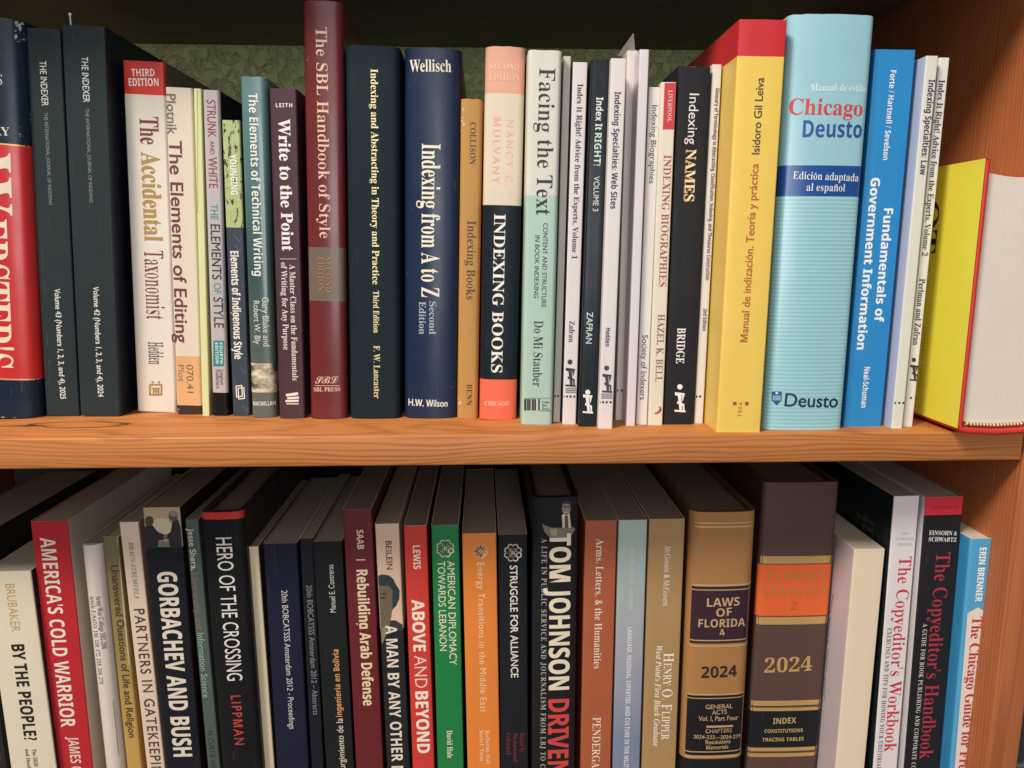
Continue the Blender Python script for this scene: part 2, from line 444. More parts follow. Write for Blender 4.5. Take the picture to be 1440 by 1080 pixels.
# ------------------------------------------------------------------ books
ZL = -0.300                                      # top of the lower shelf
UP, LOW = 'books on the upper shelf', 'books on the lower shelf'
class Book:
    def __init__(s, label, TL, TR, BL, BR, mat, bands=None, depth=None, yaw=0.0, D=0.155, bulge=0.0, r=0.0008, t=0.0004, hard=False,
                 side=None, left=None, right=None, wrap=True, paper='#d9cdb8', name='book', cat='book', shrink=0.0003, fray=0.0, base=None):
        low = depth is not None
        zb = ZL if low else 0.0
        y = depth if low else hit_z((BL[0]+BR[0])/2, (BL[1]+BR[1])/2, 0.0).y
        mx = hit_y((BL[0]+BR[0])/2, (BL[1]+BR[1])/2, y)
        n = Vector((-math.sin(yaw), math.cos(yaw), 0)); ex = Vector((math.cos(yaw), math.sin(yaw), 0))
        def sh(p):
            d = ray(*p); q = CAM + d*(n.dot(mx-CAM)/n.dot(d)); return ((q-mx).dot(ex), q.z-zb)
        tl, tr, bl, br = map(sh, (TL, TR, BL, BR))
        ml = (tl[0]-bl[0])/(tl[1]-bl[1]); mr = (tr[0]-br[0])/(tr[1]-br[1]); m = (ml+mr)/2
        th = math.atan(m); top = (tl[1]+tr[1])/2
        hm = (top+(bl[1]+br[1])/2)/2
        xl = (bl[0]+tl[0])/2-m*((bl[1]+tl[1])/2); xr = (br[0]+tr[0])/2-m*((br[1]+tr[1])/2)
        s.w = w = (xr-xl)*math.cos(th)-shrink; H = top/math.cos(th)
        c0 = (xl+xr)/2
        lift = w/2*abs(math.sin(th))
        P = mx+ex*c0; P.z = zb+lift
        s.H = H = H-lift
        mat4 = Matrix.Translation(P) @ Matrix.Rotation(yaw, 4, 'Z') @ Matrix.Rotation(th, 4, 'Y')
        s.root = thing(name, label, cat, LOW if low else UP, mat4)
        s.D = D; s.bulge = bulge; s.r = r = min(r, w*0.45)
        def curve(x):
            xx = max(-1.0, min(1.0, 2*x/w)); dx = w/2-abs(x)
            yv = -bulge*(1-xx*xx)
            if dx < r: dx = max(dx, 0.0); yv += r-math.sqrt(max(r*r-(r-dx)**2, 0))
            return yv
        s.f = Frame(s.root, curve, bulge, 0.0)
        s.f.w = w; s.f.bulge = bulge if bulge > 0 else 0.0; s.f.lim = w/2-0.5*r; s.f.flat = lambda x: -bulge*(1-max(-1.0, min(1.0, 2*x/w))**2)
        s.curve = curve
        # ---- cover shell
        us = [0.0, 0.06*r, 0.2*r, 0.4*r, 0.7*r, r]
        mid = 18 if bulge > 0.0003 else 4
        a, b = -w/2, w/2
        xs = [a+q for q in us] + [a+r+(w-2*r)*i/mid for i in range(1, mid)] + [b-q for q in reversed(us)]
        outer = [(a, D, 1), (a, D*0.5, 1), (a, r+0.012, 1), (a, r+0.003, 1)] + [(x, curve(x), 0) for x in xs] + [(b, r+0.003, 2), (b, r+0.012, 2), (b, D*0.5, 2), (b, D, 2)]
        t = min(t, w*0.2)
        inner = [(max(a+t, min(b-t, x)), (max(yv+t, t) if k == 0 else yv), k) for (x, yv, k) in outer]
        bands = bands or [(mat, None)]
        cuts = []
        for mm, yb in bands[:-1]:
            cuts.append(s.f.loc((TL[0]+TR[0]+BL[0]+BR[0])/4, yb)[1])
        zs = sorted(set([0.0, 0.001, 0.003, H-0.003, H-0.001, H] + [z for z in cuts if 0 < z < H] + [H*0.25, H*0.5, H*0.75]))
        mats = [mm for mm, _ in bands] + [side or mat, left or side or mat, right or side or mat, pages_mat('#e4d9c6', 0.2)]
        nb = len(bands)
        def band_at(z):
            k = 0
            for c in cuts:
                if z < c: k += 1
            return k
        V, Fc, I, E = [], [], [], []
        nO = len(outer)
        for j, z in enumerate(zs):
            for (x, yv, k) in outer:
                zz = z
                if fray and j >= len(zs)-1: zz += fray*(mnoise.noise(Vector((x*260, 3.1+w*90, 0)))*1.0-0.2)
                V.append((x, yv, zz))
                de = (0 if (k == 0 and min(abs(x-a), abs(x-b)) <= r*1.01) else min(abs(x-a), abs(x-b)) if k == 0 else max(0, yv-r))
                dz = min(z, H-z)
                E.append(max(max(0, 1-de/0.004), max(0, 1-dz/0.0045)))
        base_i = len(V)
        for z in (0.0, H):
            for (x, yv, k) in inner: V.append((x, yv, z)); E.append(0.6 if z else 0.2)
        for j in range(len(zs)-1):
            bd = band_at((zs[j]+zs[j+1])/2)
            for i in range(nO-1):
                k0, k1 = outer[i][2], outer[i+1][2]
                Fc.append((j*nO+i, j*nO+i+1, (j+1)*nO+i+1, (j+1)*nO+i))
                kk = 1 if (k0 == 1) else 2 if (k1 == 2) else 0
                if kk == 0 or (wrap and not (left and kk == 1) and not (right and kk == 2) and not side): I.append(bd)
                else: I.append(nb+kk)
        tj = (len(zs)-1)*nO
        for i in range(nO-1):
            Fc.append((tj+i, tj+i+1, base_i+nO+i+1, base_i+nO+i)); I.append((nb if side else 0) if hard else nb+3)
            Fc.append((i+1, i, base_i+i, base_i+i+1)); I.append(nb-1)
            Fc.append((base_i+i+1, base_i+i, base_i+nO+i, base_i+nO+i+1)); I.append(nb)
        for i in (0, nO-1):
            Fc.append((i, base_i+i, base_i+nO+i, tj+i) if i == 0 else (tj+i, base_i+nO+i, base_i+i, i)); I.append(nb)
        mesh_obj('cover', V, Fc, mats, s.root, I, 35, E)
        # ---- page block
        gz = 0.0032 if hard else 0.0006
        if w > 2*t+0.0012:
            q = t+0.00015
            ny = 10 if hard else 2
            x0, x1 = a+q, b-q; pv, pf = [], []
            prof = [(x0+(x1-x0)*i/ny, max(curve(x0+(x1-x0)*i/ny)+t+0.0002, 0.0002+t if not bulge else -9)) for i in range(ny+1)]
            prof += [(x1, D-(0.004 if hard else 0.0008)), (x0, D-(0.004 if hard else 0.0008))]
            n_ = len(prof)
            for z in (gz, H-gz): pv += [(x, yv, z) for x, yv in prof]
            pf = [tuple(range(n_-1, -1, -1)), tuple(range(n_, 2*n_))] + [(i, (i+1) % n_, n_+(i+1) % n_, n_+i) for i in range(n_)]
            mesh_obj('page_block', pv, pf, pages_mat(paper, 1.0, 0.2 if low else 0.0), s.root)  # dark paper tones of the lower row also stand for shade
    def left_face(s): return Frame(s.root, local=Matrix(((0, 1, 0, -s.w/2), (-1, 0, 0, 0), (0, 0, 1, 0), (0, 0, 0, 1))))
    def text(s, *a, **k): s.f.text(*a, **k); return s
    def pic(s, *a, **k): s.f.pic(*a, **k); return s
    def strip(s, name, y0, y1, mat, u0=0.02, u1=0.98, eps=0.00008, xref=None):
        """a printed or stuck-on band that follows the spine"""
        w = s.w; xr = xref if xref is not None else None
        M_ = s.f
        # heights measured on the spine's middle line
        def z_of(py):
            lo, hi = 0.0, s.H
            for _ in range(40):
                m = (lo+hi)/2; q = M_.mw @ Vector((0, s.curve(0), m)); d = q-CAM
                yy = 540-F*d.dot(upv)/d.dot(fwd)
                if yy > py: lo = m
                else: hi = m
            return (lo+hi)/2
        za, zb = z_of(y0), z_of(y1); n = 22
        V = []; Fc = []
        for i in range(n+1):
            x = -w/2+w*(u0+(u1-u0)*i/n)
            V += [(x, s.curve(x)-eps, zb), (x, s.curve(x)-eps, za)]
        for i in range(n): Fc.append((2*i, 2*i+2, 2*i+3, 2*i+1))
        mesh_obj(name, V, Fc, mat, s.root, None, 60); return s

def figure(cx, cy, k, col):
    """small printed publisher's mark: a dot over an angular reading figure"""
    sh = [(circ(cx, cy, 3.6*k), col)]
    X = lambda x, y: (cx+x*k, cy+y*k)
    sh += [([X(-6, 8), X(7, 9.5), X(7, 12), X(-2, 11.4), X(-2, 13), X(-6, 12)], col), ([X(-6.6, 31.5), X(8, 32.5), X(8, 35), X(-6.6, 34)], col),
           ([X(-2.5, 11), X(2.4, 11), X(3.6, 33), X(0.2, 33)], col), ([X(3, 12), X(6.5, 12), X(4.2, 21)], col),
           ([X(-3, 20), X(6.5, 24), X(6.5, 33), X(4.6, 33), X(4.2, 26), X(-3.4, 23)], col)]
    return sh
def dots(y, xs, col='#2b2a28', r=1.7, sl=0.0): return [(circ(x, y+sl*(x-xs[0]), r, 8), col) for x in xs]
def rosette(cx, cy, r, col):
    sh = []
    for k in range(8):
        a = k*math.pi/4+math.pi/8; ox, oy = cx+0.68*r*math.cos(a), cy+0.68*r*math.sin(a)
        sh += [(q, col) for q in stroke(circ(ox, oy, 0.27*r, 9), 0.12*r, True)]
    for k in range(4):
        a = k*math.pi/2; ox, oy = cx+0.30*r*math.cos(a), cy+0.30*r*math.sin(a)
        sh += [(q, col) for q in stroke(circ(ox, oy, 0.2*r, 8), 0.11*r, True)]
        a += math.pi/4; ox, oy = cx+0.36*r*math.cos(a), cy+0.36*r*math.sin(a)
        sh.append((circ(ox, oy, 0.09*r, 6), col))
    return sh
# ------------------------------------------------------------------ bookcase, wall
W_LIGHT, W_DARK = '#c77a48', '#9c5128'
kn = hit_z(112, 597, 0.0)
wood_shelf = wood('oiled_pine_shelf', 'X', '#c98144', '#934d1e', 0.0021, knots=[(kn.x, kn.y, 0.026, 0.0075, 0.16, False), (kn.x-0.028, kn.y-0.003, 0.012, 0.002, 0.5, True)])
wood_upright = wood('oiled_pine_upright', 'Z', '#b56a3c', '#8c4a28', 0.0030, amp=16, knots=[(0.232, 0.022, 0.014, 0.006, 0.3, True)])
XR = hit_y(1437, 640, 0.0).x                    # inner face of the right upright
WALL = 0.30; ZT = 0.268; XL = -0.43
wall_m = N('textured_green_paint')
v = wall_m.mapping((1, 1, 1))
nw = wall_m.noise(v, 110, 4, 0.55); nv = wall_m.noise(v, 170, 4, 0.6)
blob = wall_m.ramp(nw, [(0.46, (0, 0, 0)), (0.62, (1, 1, 1))])
wall_m.l(wall_m.mixc(wall_m.math('MULTIPLY', nv, 0.6), lin('#bcc488'), lin('#a2aa74')), wall_m.p.inputs['Base Color'])
wall_m.p.inputs['Roughness'].default_value = 0.55
wall_m.bump(wall_m.math('ADD', wall_m.math('MULTIPLY', blob, 0.0026), wall_m.math('MULTIPLY', nv, 0.0045)), 1.0, 1.0)
wl = box_obj('wall', (-1.6, WALL+0.002, -1.2), (1.6, WALL+0.06, 1.2), wall_m.m); wl['kind'] = 'structure'; wl['label'] = 'olive green wall with rough textured paint behind the books'

bc = thing('bookcase', 'orange brown pine bookcase with books packed on two shelves', 'bookcase')
box_obj('shelf', (XL, 0.0, -0.0165), (XR, WALL, 0.0), wood_shelf, bc, 0.0009)
box_obj('shelf', (XL, 0.0, ZT), (XR, WALL, ZT+0.0165), wood('shaded_pine_top', 'X', '#6e5c58', '#514240', 0.003), bc, 0.0009)  # darker, greyer wood paints in the shade under the top shelf
box_obj('shelf', (XL, 0.0, ZL-0.0165), (XR, WALL, ZL), wood_shelf, bc, 0.0009)
box_obj('side_panel', (XR+0.0003, -0.0012, -0.9), (XR+0.0195, WALL, 0.75), wood_upright, bc, 0.0012)
box_obj('side_panel', (XL-0.0195, -0.0012, -0.9), (XL-0.0003, WALL, 0.75), wood_upright, bc, 0.0012)  # out of view; set close in to block light from the left
bpk = N('painted_shade'); vb_ = bpk.mapping((1, 1, 1)); bpk.l(bpk.mixc(bpk.noise(vb_, 40), lin('#2b2724'), lin('#211e1c')), bpk.p.inputs['Base Color']); bpk.p.inputs['Roughness'].default_value = 0.7
box_obj('shade_panel', (XL+0.0005, WALL-0.004, ZL+0.0005), (XR-0.0005, WALL-0.0005, -0.0170), bpk.m, bc)  # added dark sheet; its colour stands for shade behind the lower books
dk = N('infill_dark'); dk.p.inputs['Base Color'].default_value = lin('#23282d'); dk.p.inputs['Roughness'].default_value = 0.5
vv = dk.mapping((1, 1, 1)); dk.l(dk.mixc(dk.noise(vv, 30), lin('#1c2126'), lin('#2a2e33')), dk.p.inputs['Base Color'])
cb = thing('dark_infill', 'dark cabinet added in the gap right of the bookcase upright', 'infill')
box_obj('side_panel', (XR+0.0215, 0.012, -0.9), (XR+0.30, WALL, -0.02), dk.m, cb, 0.001)  # added block that fills the dark gap beside the upright
box_obj('trim', (XR+0.0215, 0.009, -0.213), (XR+0.30, 0.0118, -0.2105), ink('#6d7276'), cb)

# ------------------------------------------------------------------ upper shelf, left to right
b = Book('thick navy dictionary with a big red panel at far left of upper shelf', (-64, 27), (33, 24), (-36, 588), (60, 587), cover('#16283a', 0.35, 0.5, coat=0.3),
         [(cover('#16283a', 0.35, 0.5, coat=0.3), 201), (cover('#c6302f', 0.3, 0.35, '#e8b9a8', coat=0.4), 533), (cover('#16283a', 0.35, 0.5, coat=0.3), None)],
         bulge=0.005, r=0.004, t=0.003, hard=True, D=0.19, fray=0.0004, shrink=0.001)
b.strip('gilt_rule', 200.0, 202.2, gold('#e2a868')).strip('gilt_rule', 532, 534, gold('#e2b080'))
b.text('title', 'W', 'serb', '#ead9c0', (-17, 213), (-17, 301), 62).text('title', "EBSTER'S", 'serb', '#ead9c0', (-15, 307), (-10, 517), 50).text('subtitle', 'DICTIONARY', 'ser', '#d8d4c8', (-76, 187), (14, 185), 10)
b.text('subtitle', "S", 'seri', '#cfccc0', (-5, 112), (4, 112), 15)

gc = cover('#384446', 0.45, 0.12, gain=0.62)
for (TL, TR, BL, BR, lab, vol, tx) in (
        ((33, 40), (85, 40), (65, 585), (112, 586), 'charcoal grey journal volume beside the navy dictionary', 'Volume 43 (Numbers 1, 2, 3, and 4), 2025', ((60, 86), (64, 149), (65, 158), (71, 288), (80.5, 406), (89, 561))),
        ((86.5, 36), (147, 36), (112.5, 586), (170, 586), 'charcoal grey journal volume with a bookmark pin at its top', 'Volume 42 (Numbers 1, 2, 3, and 4), 2024', ((119, 80), (122, 144), (122, 153), (129, 285), (135, 403), (142, 558)))):
    b = Book(lab, TL, TR, BL, BR, gc, D=0.215, r=0.001, right=cover('#1d2433', 0.4, 0.05, coat=0.1), paper='#cfc7b6')
    b.text('title', 'THE INDEXER', 'san', '#d9dbd6', tx[0], tx[1], 9.5).text('subtitle', 'THE INTERNATIONAL JOURNAL OF INDEXING', 'sanl', '#8d9694', tx[2], tx[3], 5)
    b.text('volume_number', vol, 'sanm', '#dcddd6', tx[4], tx[5], 7.5)
pb = b
# bookmark pin
p0 = hit_y(100, 37, 0.075)
bm_ = thing('bookmark', 'thin white bookmark pin poking out above a grey journal volume', 'bookmark', None, Matrix.Translation(p0))
box_obj('stem', (-0.0004, -0.0004, -0.02), (0.0004, 0.0004, 0.0058), ink('#d8d8d0'), bm_, 0.0002)
box_obj('head', (-0.0009, -0.0006, 0.0055), (0.0009, 0.0006, 0.0072), ink('#e0e0d8'), bm_, 0.0004)

cw = cover('#ddd5c8', 0.35, 0.1, coat=0.2)
b = Book('white paperback with a red cap band at the head of its spine', (171, 86), (231.5, 86), (193, 580), (248, 580), cw, [(cover('#d13a30', 0.35, 0.1, coat=0.2), 133.5), (cw, None)], D=0.15, r=0.0018, right=cover('#7d6d6a', 0.4, 0.1))
b.text('edition_note', 'THIRD', 'sanb', '#f2e8dc', (185, 102), (217.5, 102), 10).text('edition_note', 'EDITION', 'sanb', '#f2e8dc', (181, 115.5), (223, 115.5), 10.5)
b.text('title', 'The', 'serb', '#7a2c2e', (209, 164), (211, 203), 27).text('title', 'Accidental', 'serx', '#a88748', (211, 214), (216.5, 339), 26)
b.text('title', 'Taxonomist', 'serl', '#7a3a36', (216.5, 352), (219, 449), 26).text('author_name', 'Hedden', 'serl', '#3a332c', (218.5, 481), (220, 512), 20)
gg = '#a8823c'
b.pic('emblem', [(q, gg) for q in stroke([(211, 541), (227, 541), (227, 555), (211, 555)], 2.4, True)] + [(q, gg) for q in stroke([(214, 546), (224, 546)], 1.8)] + [(q, gg) for q in stroke([(216, 546), (216, 553)], 1.8)+stroke([(219.5, 546), (219.5, 553)], 1.5)+stroke([(223, 546), (223, 553)], 1.8)+stroke([(216, 549.5), (223, 549.5)], 1.4)] + [(circ(214.5, 537, 1.5, 8), gg), (circ(223.5, 537, 1.5, 8), gg)])

ce = cover('#dacdbb', 0.45, 0.3, '#b7a48c')
b = Book('cream paperback with a tan call number sticker low on its spine', (231.8, 123), (270.5, 123), (248.6, 583), (284.5, 583), ce, [(ce, 569), (cover('#3c332c', 0.5, 0.4), None)], D=0.135, bulge=0.0, r=0.0014, paper='#8a7d70')
b.text('author_name', 'Plotnik', 'sanm', '#6c6b5e', (240, 132), (242.5, 189), 13).text('title', 'The Elements of Editing', 'sanm', '#6d3038', (246.5, 197.5), (256, 482), 17.5)
b.strip('sticker', 501, 570, cover('#d7a878', 0.6, 0.2), 0.01, 0.99, 0.0002)
b.text('call_number', '070.41', 'sanl', '#5c4632', (267, 513), (268, 552), 9, eps=0.0003).text('call_number', 'Plot', 'sanl', '#7d6248', (254.5, 513), (255.5, 537), 8.5, eps=0.0003)

b = Book('thin lime yellow booklet left of the silver paperback', (271.5, 124.5), (283.5, 124.5), (285, 585), (294.5, 585), cover('#d6daa2', 0.5, 0.1), D=0.135, r=0.0005)
b.pic('fold_line', [(quad(277.5, 127, 278.3, 300), '#8f9654')])

b = Book('silver grey paperback with magenta and black lettering', (286, 126.5), (306.5, 126.5), (297, 585), (323.5, 585), cover('#b9b2b0', 0.35, 0.12, coat=0.2),
         [(cover('#b9b2b0', 0.35, 0.12, coat=0.2), 552), (cover('#17181a', 0.35, 0.15), None)], D=0.125, r=0.002, right=cover('#191b1f', 0.4, 0.1))
mg, tl_ = '#8e2a4c', '#2f8f93'
b.text('author_name', 'STRUNK', 'san', mg, (297, 140.5), (298, 193), 12.5).text('author_name', 'AND', 'san', mg, (298.3, 197.5), (298.6, 217), 6).text('author_name', 'WHITE', 'san', mg, (299, 221), (300, 264), 12.5)
b.text('title', 'THE', 'san', tl_, (301, 287), (301.6, 309), 10).text('title', 'ELEMENTS', 'san', '#1d1c1c', (302.6, 315.5), (305, 393), 13).text('title', 'OF', 'san', tl_, (305.4, 398), (306, 413), 10).text('title', 'STYLE', 'san', '#1d1c1c', (306.5, 418), (308, 461), 13)
b.pic('edition_badge', [(quad(300, 479, 315, 515), '#1d8a8c')])
b.text('edition_note', 'FOURTH', 'sanb', '#e4efe9', (311, 482), (311.6, 511), 4, 0.1, 0.0003).text('edition_note', 'EDITION', 'sanb', '#e4efe9', (305, 482), (305.6, 511), 4, 0.1, 0.0003)
b.text('publisher_name', 'Longman', 'san', '#4b4644', (312, 520), (312.6, 541), 5).text('publisher_name', 'Publishers', 'san', '#4b4644', (306, 520), (306.6, 546), 5)

# lime picture: dark twigs on a yellow green ground
g = N('printed_twigs'); v = g.mapping((1, 1, 0.35)); n = g.noise(v, 420, 4, 0.65); n2 = g.noise(g.mapping((1, 1, 1)), 150, 3)
g.l(g.mixc(g.math('GREATER_THAN', n, 0.565), g.mixc(n2, lin('#98a660'), lin('#bcc792')), lin('#2d3a22')), g.p.inputs['Base Color']); g.p.inputs['Roughness'].default_value = 0.45
sl = cover('#39434d', 0.45, 0.12)
b = Book('slate blue paperback with a lime twig picture on its upper spine', (312, 169), (337, 169), (327, 585), (352, 585), sl, [(g.m, 320), (sl, None)], D=0.13, r=0.001, side=sl, left=sl, right=sl)
b.text('author_name', 'YOUNGING', 'sanx', '#eeeadf', (327.2, 217), (330.2, 274), 9.5).text('title', 'Elements of Indigenous Style', 'sanx', '#ebe6da', (329, 353), (336, 505), 11)
fc = '#4d5863'
for y in (332, 345, 517, 570): b.pic('chevron', [(q, fc) for q in stroke([(330+(y-330)*0.045, y), (337+(y-330)*0.045, y+8), (345+(y-330)*0.045, y)], 1.6)], 0.00006)
b.pic('emblem', [(q, '#e6e4dc') for q in stroke([(332, 543), (340, 542), (341, 557), (333, 558)], 1.5, True) + stroke([(335, 546), (343, 545), (344, 560), (336, 561)], 1.5, True)])

tq = cover('#47686a', 0.3, 0.35, '#b9c4bd', coat=0.3)
gp = N('printed_clouds'); n = gp.noise(gp.mapping((0.6, 1, 1.2)), 120, 4); gp.l(gp.ramp(n, [(0.42, lin('#3c4a48')), (0.52, lin('#a79f88')), (0.62, lin('#ddd0b2'))]), gp.p.inputs['Base Color']); gp.p.inputs['Roughness'].default_value = 0.4
gb_ = cover('#5e645c', 0.4, 0.3)
gt = N('printed_teal_fade'); sx = gt.n('ShaderNodeSeparateXYZ'); tcn = gt.n('ShaderNodeTexCoord'); gt.l(tcn.outputs['Object'], sx.inputs[0])
n = gt.noise(gt.mapping((1, 1, 1)), 60, 3)
fz = gt.math('ADD', gt.math('MULTIPLY', sx.outputs['Z'], 5.2), gt.math('MULTIPLY_ADD', n, 0.2, -0.1))
gt.l(gt.ramp(fz, [(0.12, lin('#55605a')), (0.45, lin('#365250')), (0.97, lin('#5f8286'))]), gt.p.inputs['Base Color']); gt.p.inputs['Roughness'].default_value = 0.32; gt.p.inputs['Coat Weight'].default_value = 0.3
b = Book('worn teal paperback with a cream cloud picture near its foot', (337.5, 108), (374.5, 108), (353, 587), (390, 587), tq, [(gt.m, 511), (gp.m, 552), (gb_, None)], D=0.13, bulge=0.0015, r=0.0025, fray=0.0004)
b.text('title', 'The Elements of Technical Writing', 'sanb', '#e4e6de', (356, 131), (363.5, 388), 12.5).text('author_name', 'Gary Blake and', 'san', '#d6d8ce', (373, 418), (375, 487), 8.5).text('author_name', 'Robert W. Bly', 'san', '#d6d8ce', (360.5, 423), (362.5, 484), 8.5)
b.text('publisher_name', 'MACMILLAN', 'sanb', '#dedccf', (356, 567), (387.5, 566.3), 6)

b = Book('plum purple paperback with white serif lettering', (378, 124.5), (417.5, 124.5), (393, 588.5), (429, 588.5), cover('#4a3039', 0.42, 0.1), D=0.135, r=0.0012)
b.text('author_name', 'LEITH', 'sanb', '#efe6de', (388, 148), (411, 148), 5.5, 0.15).text('title', 'Write to the Point', 'serx', '#f0e8e0', (399, 167), (405.5, 353), 16.5)
b.pic('rule', [(quad(393.5, 363.6, 417, 364.6), '#c9b3a8')])
b.text('subtitle', 'A Master Class on the Fundamentals', 'serb', '#e2d6cd', (411.5, 372), (415, 535), 8).text('subtitle', 'of Writing for Any Purpose', 'serb', '#e2d6cd', (399.5, 369), (402.5, 492), 8)
wt = '#ebe3d8'
b.pic('emblem', [([(402, 554), (419, 551.5), (419.5, 555.5), (402.5, 557.5)], wt), ([(404, 558.5), (420.5, 557.5), (420.5, 560.5), (404, 561.5)], wt), ([(401.5, 562.5), (420, 562), (420, 565), (401.5, 565.5)], wt), (quad(403, 567, 420, 568.5), wt)])

mr = cover('#6e2b2c', 0.3, 0.3, '#d9b8a8', coat=0.6, gain=0.9)
b = Book('tall glossy maroon hardback, tallest in the left half of upper shelf', (424, 2), (483, 2), (436, 588.5), (488.5, 588.5), mr, [(mr, None)], D=0.165, bulge=0.0016, r=0.003, t=0.0028, hard=True, fray=0.0003, shrink=0.0006)
pk = '#e3bfa4'
b.text('title', 'The SBL Handbook of Style', 'ser', pk, (449, 38), (460, 335), 16)
b.strip('edition_panel', 348, 423.5, cover('#6e5f56', 0.4, 0.1, coat=0.4), 0.03, 0.99)
b.text('edition_note', 'SECOND', 'ser', '#a5764f', (462, 361), (463, 411), 9, eps=0.0003).text('edition_note', 'EDITION', 'ser', '#a5764f', (451, 361), (452, 409), 9, eps=0.0003)
b.text('emblem', 'SBL', 'scr', pk, (443, 534.5), (476, 533.5), 10).text('publisher_name', 'SBL PRESS', 'serb', pk, (441.5, 547.5), (478.5, 547), 6)
b.pic('rule', [(quad(443, 541.8, 477, 542.5), pk)])

nv_ = cover('#24343c', 0.55, 0.2, '#7c8688', cloth=True, gain=0.62)
b = Book('wide dark slate hardback with one line of gold lettering', (485.5, 65), (561.5, 65), (490, 588.5), (565, 588.5), nv_, D=0.16, bulge=0.0014, r=0.0035, t=0.003, hard=True, shrink=0.0006)
gl = gold('#e6d4a0')
b.text('title', 'Indexing and Abstracting in Theory and Practice', 'serb', gl, (526, 97), (529, 400), 10).text('edition_note', 'Third Edition', 'serb', gl, (528.6, 409), (529.5, 468), 8).text('author_name', 'F. W. Lancaster', 'serb', gl, (529.5, 486), (530.5, 560), 8.5)

bl_ = cover('#1d2f4e', 0.34, 0.3, '#93a4bd', coat=0.25, gain=0.8)
b = Book('royal navy jacketed hardback with large cream title down its spine', (567, 68), (651, 70), (569, 587.5), (643, 587.5), bl_, D=0.165, bulge=0.0025, r=0.004, t=0.003, hard=True, fray=0.0006, shrink=0.0006)
cr = '#efe6cf'
b.text('author_name', 'Wellisch', 'serb', cr, (576, 93), (634.5, 93), 16).text('title', 'Indexing from A to Z', 'serb', cr, (606.5, 202), (605, 418), 26)
b.text('edition_note', 'Second', 'serb', '#9fb0b8', (608.5, 424), (608.5, 470), 9.5).text('edition_note', 'Edition', 'serb', '#9fb0b8', (594, 424), (594, 470), 9.5).text('publisher_name', 'H.W. Wilson', 'sanm', '#e4e4dc', (574.5, 565), (629.5, 567), 9.5)

b = Book('small ochre jacketed hardback with chipped paper at both ends', (648.5, 139), (679, 138.5), (642, 588.5), (672.5, 589), cover('#b98a4a', 0.5, 0.5, '#e6d9bd'), D=0.13, bulge=0.0008, r=0.002, t=0.0016, hard=True, fray=0.0011)
b.text('author_name', 'COLLISON', 'ser', '#4a3420', (665, 172), (664.5, 231), 8.5).text('title', 'Indexing Books', 'ser', '#4a3420', (663.5, 310.5), (661.5, 421), 12).text('publisher_name', 'BENN', 'ser', '#4a3420', (660, 540), (659.6, 570), 7)

co_, bk_ = cover('#e8694f', 0.4, 0.25, '#f2cdbb'), cover('#1c242b', 0.38, 0.12)
b = Book('faded hardback with peach, cream, black and coral spine bands', (681.5, 66), (740.5, 67), (674.5, 590), (725.5, 590), bk_,
         [(cover('#dba48c', 0.42, 0.35, '#f0d6c6'), 131), (cover('#d8cbb6', 0.42, 0.15), 288.5), (bk_, 534), (co_, None)], D=0.155, bulge=0.002, r=0.003, t=0.0026, hard=True, side=bk_, left=co_, fray=0.0003)
b.text('edition_note', 'SECOND', 'ser', '#eec4ae', (689, 93.5), (730, 94), 8).text('edition_note', 'EDITION', 'ser', '#eec4ae', (688, 108.5), (731, 109), 8)
b.text('author_name', 'NANCY C.', 'sanm', '#e8c0ae', (717.5, 168), (714.5, 262), 10.5, 0.3).text('author_name', 'MULVANY', 'sanm', '#e9b09c', (699, 165), (696.5, 258), 10.5, 0.3)
b.text('title', 'INDEXING BOOKS', 'serb', '#efe8dc', (703, 301), (698.5, 524), 15.5).text('publisher_name', 'CHICAGO', 'serb', '#f4c9b4', (681.5, 567), (715.5, 567), 6)

wf, mt = cover('#d3d2c6', 0.42, 0.15), cover('#a9c6b5', 0.42, 0.2)
b = Book('white and mint green paperback with black serif title', (742.5, 70.5), (791.5, 70.5), (733, 597.5), (777, 597.5), mt, [(wf, 275), (mt, None)], D=0.16, r=0.0025, fray=0.0002)
b.text('title', 'Facing the Text', 'ser', '#201f1e', (770.5, 96), (764, 302.5), 23).text('subtitle', 'CONTENT AND STRUCTURE', 'san', '#26312d', (767, 313.6), (764.5, 432), 6.5).text('subtitle', 'IN BOOK INDEXING', 'san', '#26312d', (756, 331), (753.5, 419), 6.5)
b.text('author_name', 'Do Mi Stauber', 'ser', '#26312d', (757.5, 451), (755.5, 543.6), 12.5)
b.pic('emblem', [(quad(737, 561, 759, 577), '#2a2c2c')] + [(quad(x, 561, x+w_, 577), c_) for x, w_, c_ in ((740, 1.4, '#8a8f8a'), (743, .8, '#6d726e'), (746, 2, '#a9ada6'), (750.6, 1, '#7b807b'), (754, 2.6, '#cfd3c8'))] + [(quad(760, 577, 774, 577.7), '#3a4441'), (quad(737, 559.4, 774, 560), '#6c7a73')])
for i, wd in enumerate(('Cedar', 'Row', 'Press')): b.text('publisher_name', wd, 'serbi', '#26312d', (762, 565.2+i*4.6), (762+(11, 8, 10)[i], 565.2+i*4.6), 3.4)

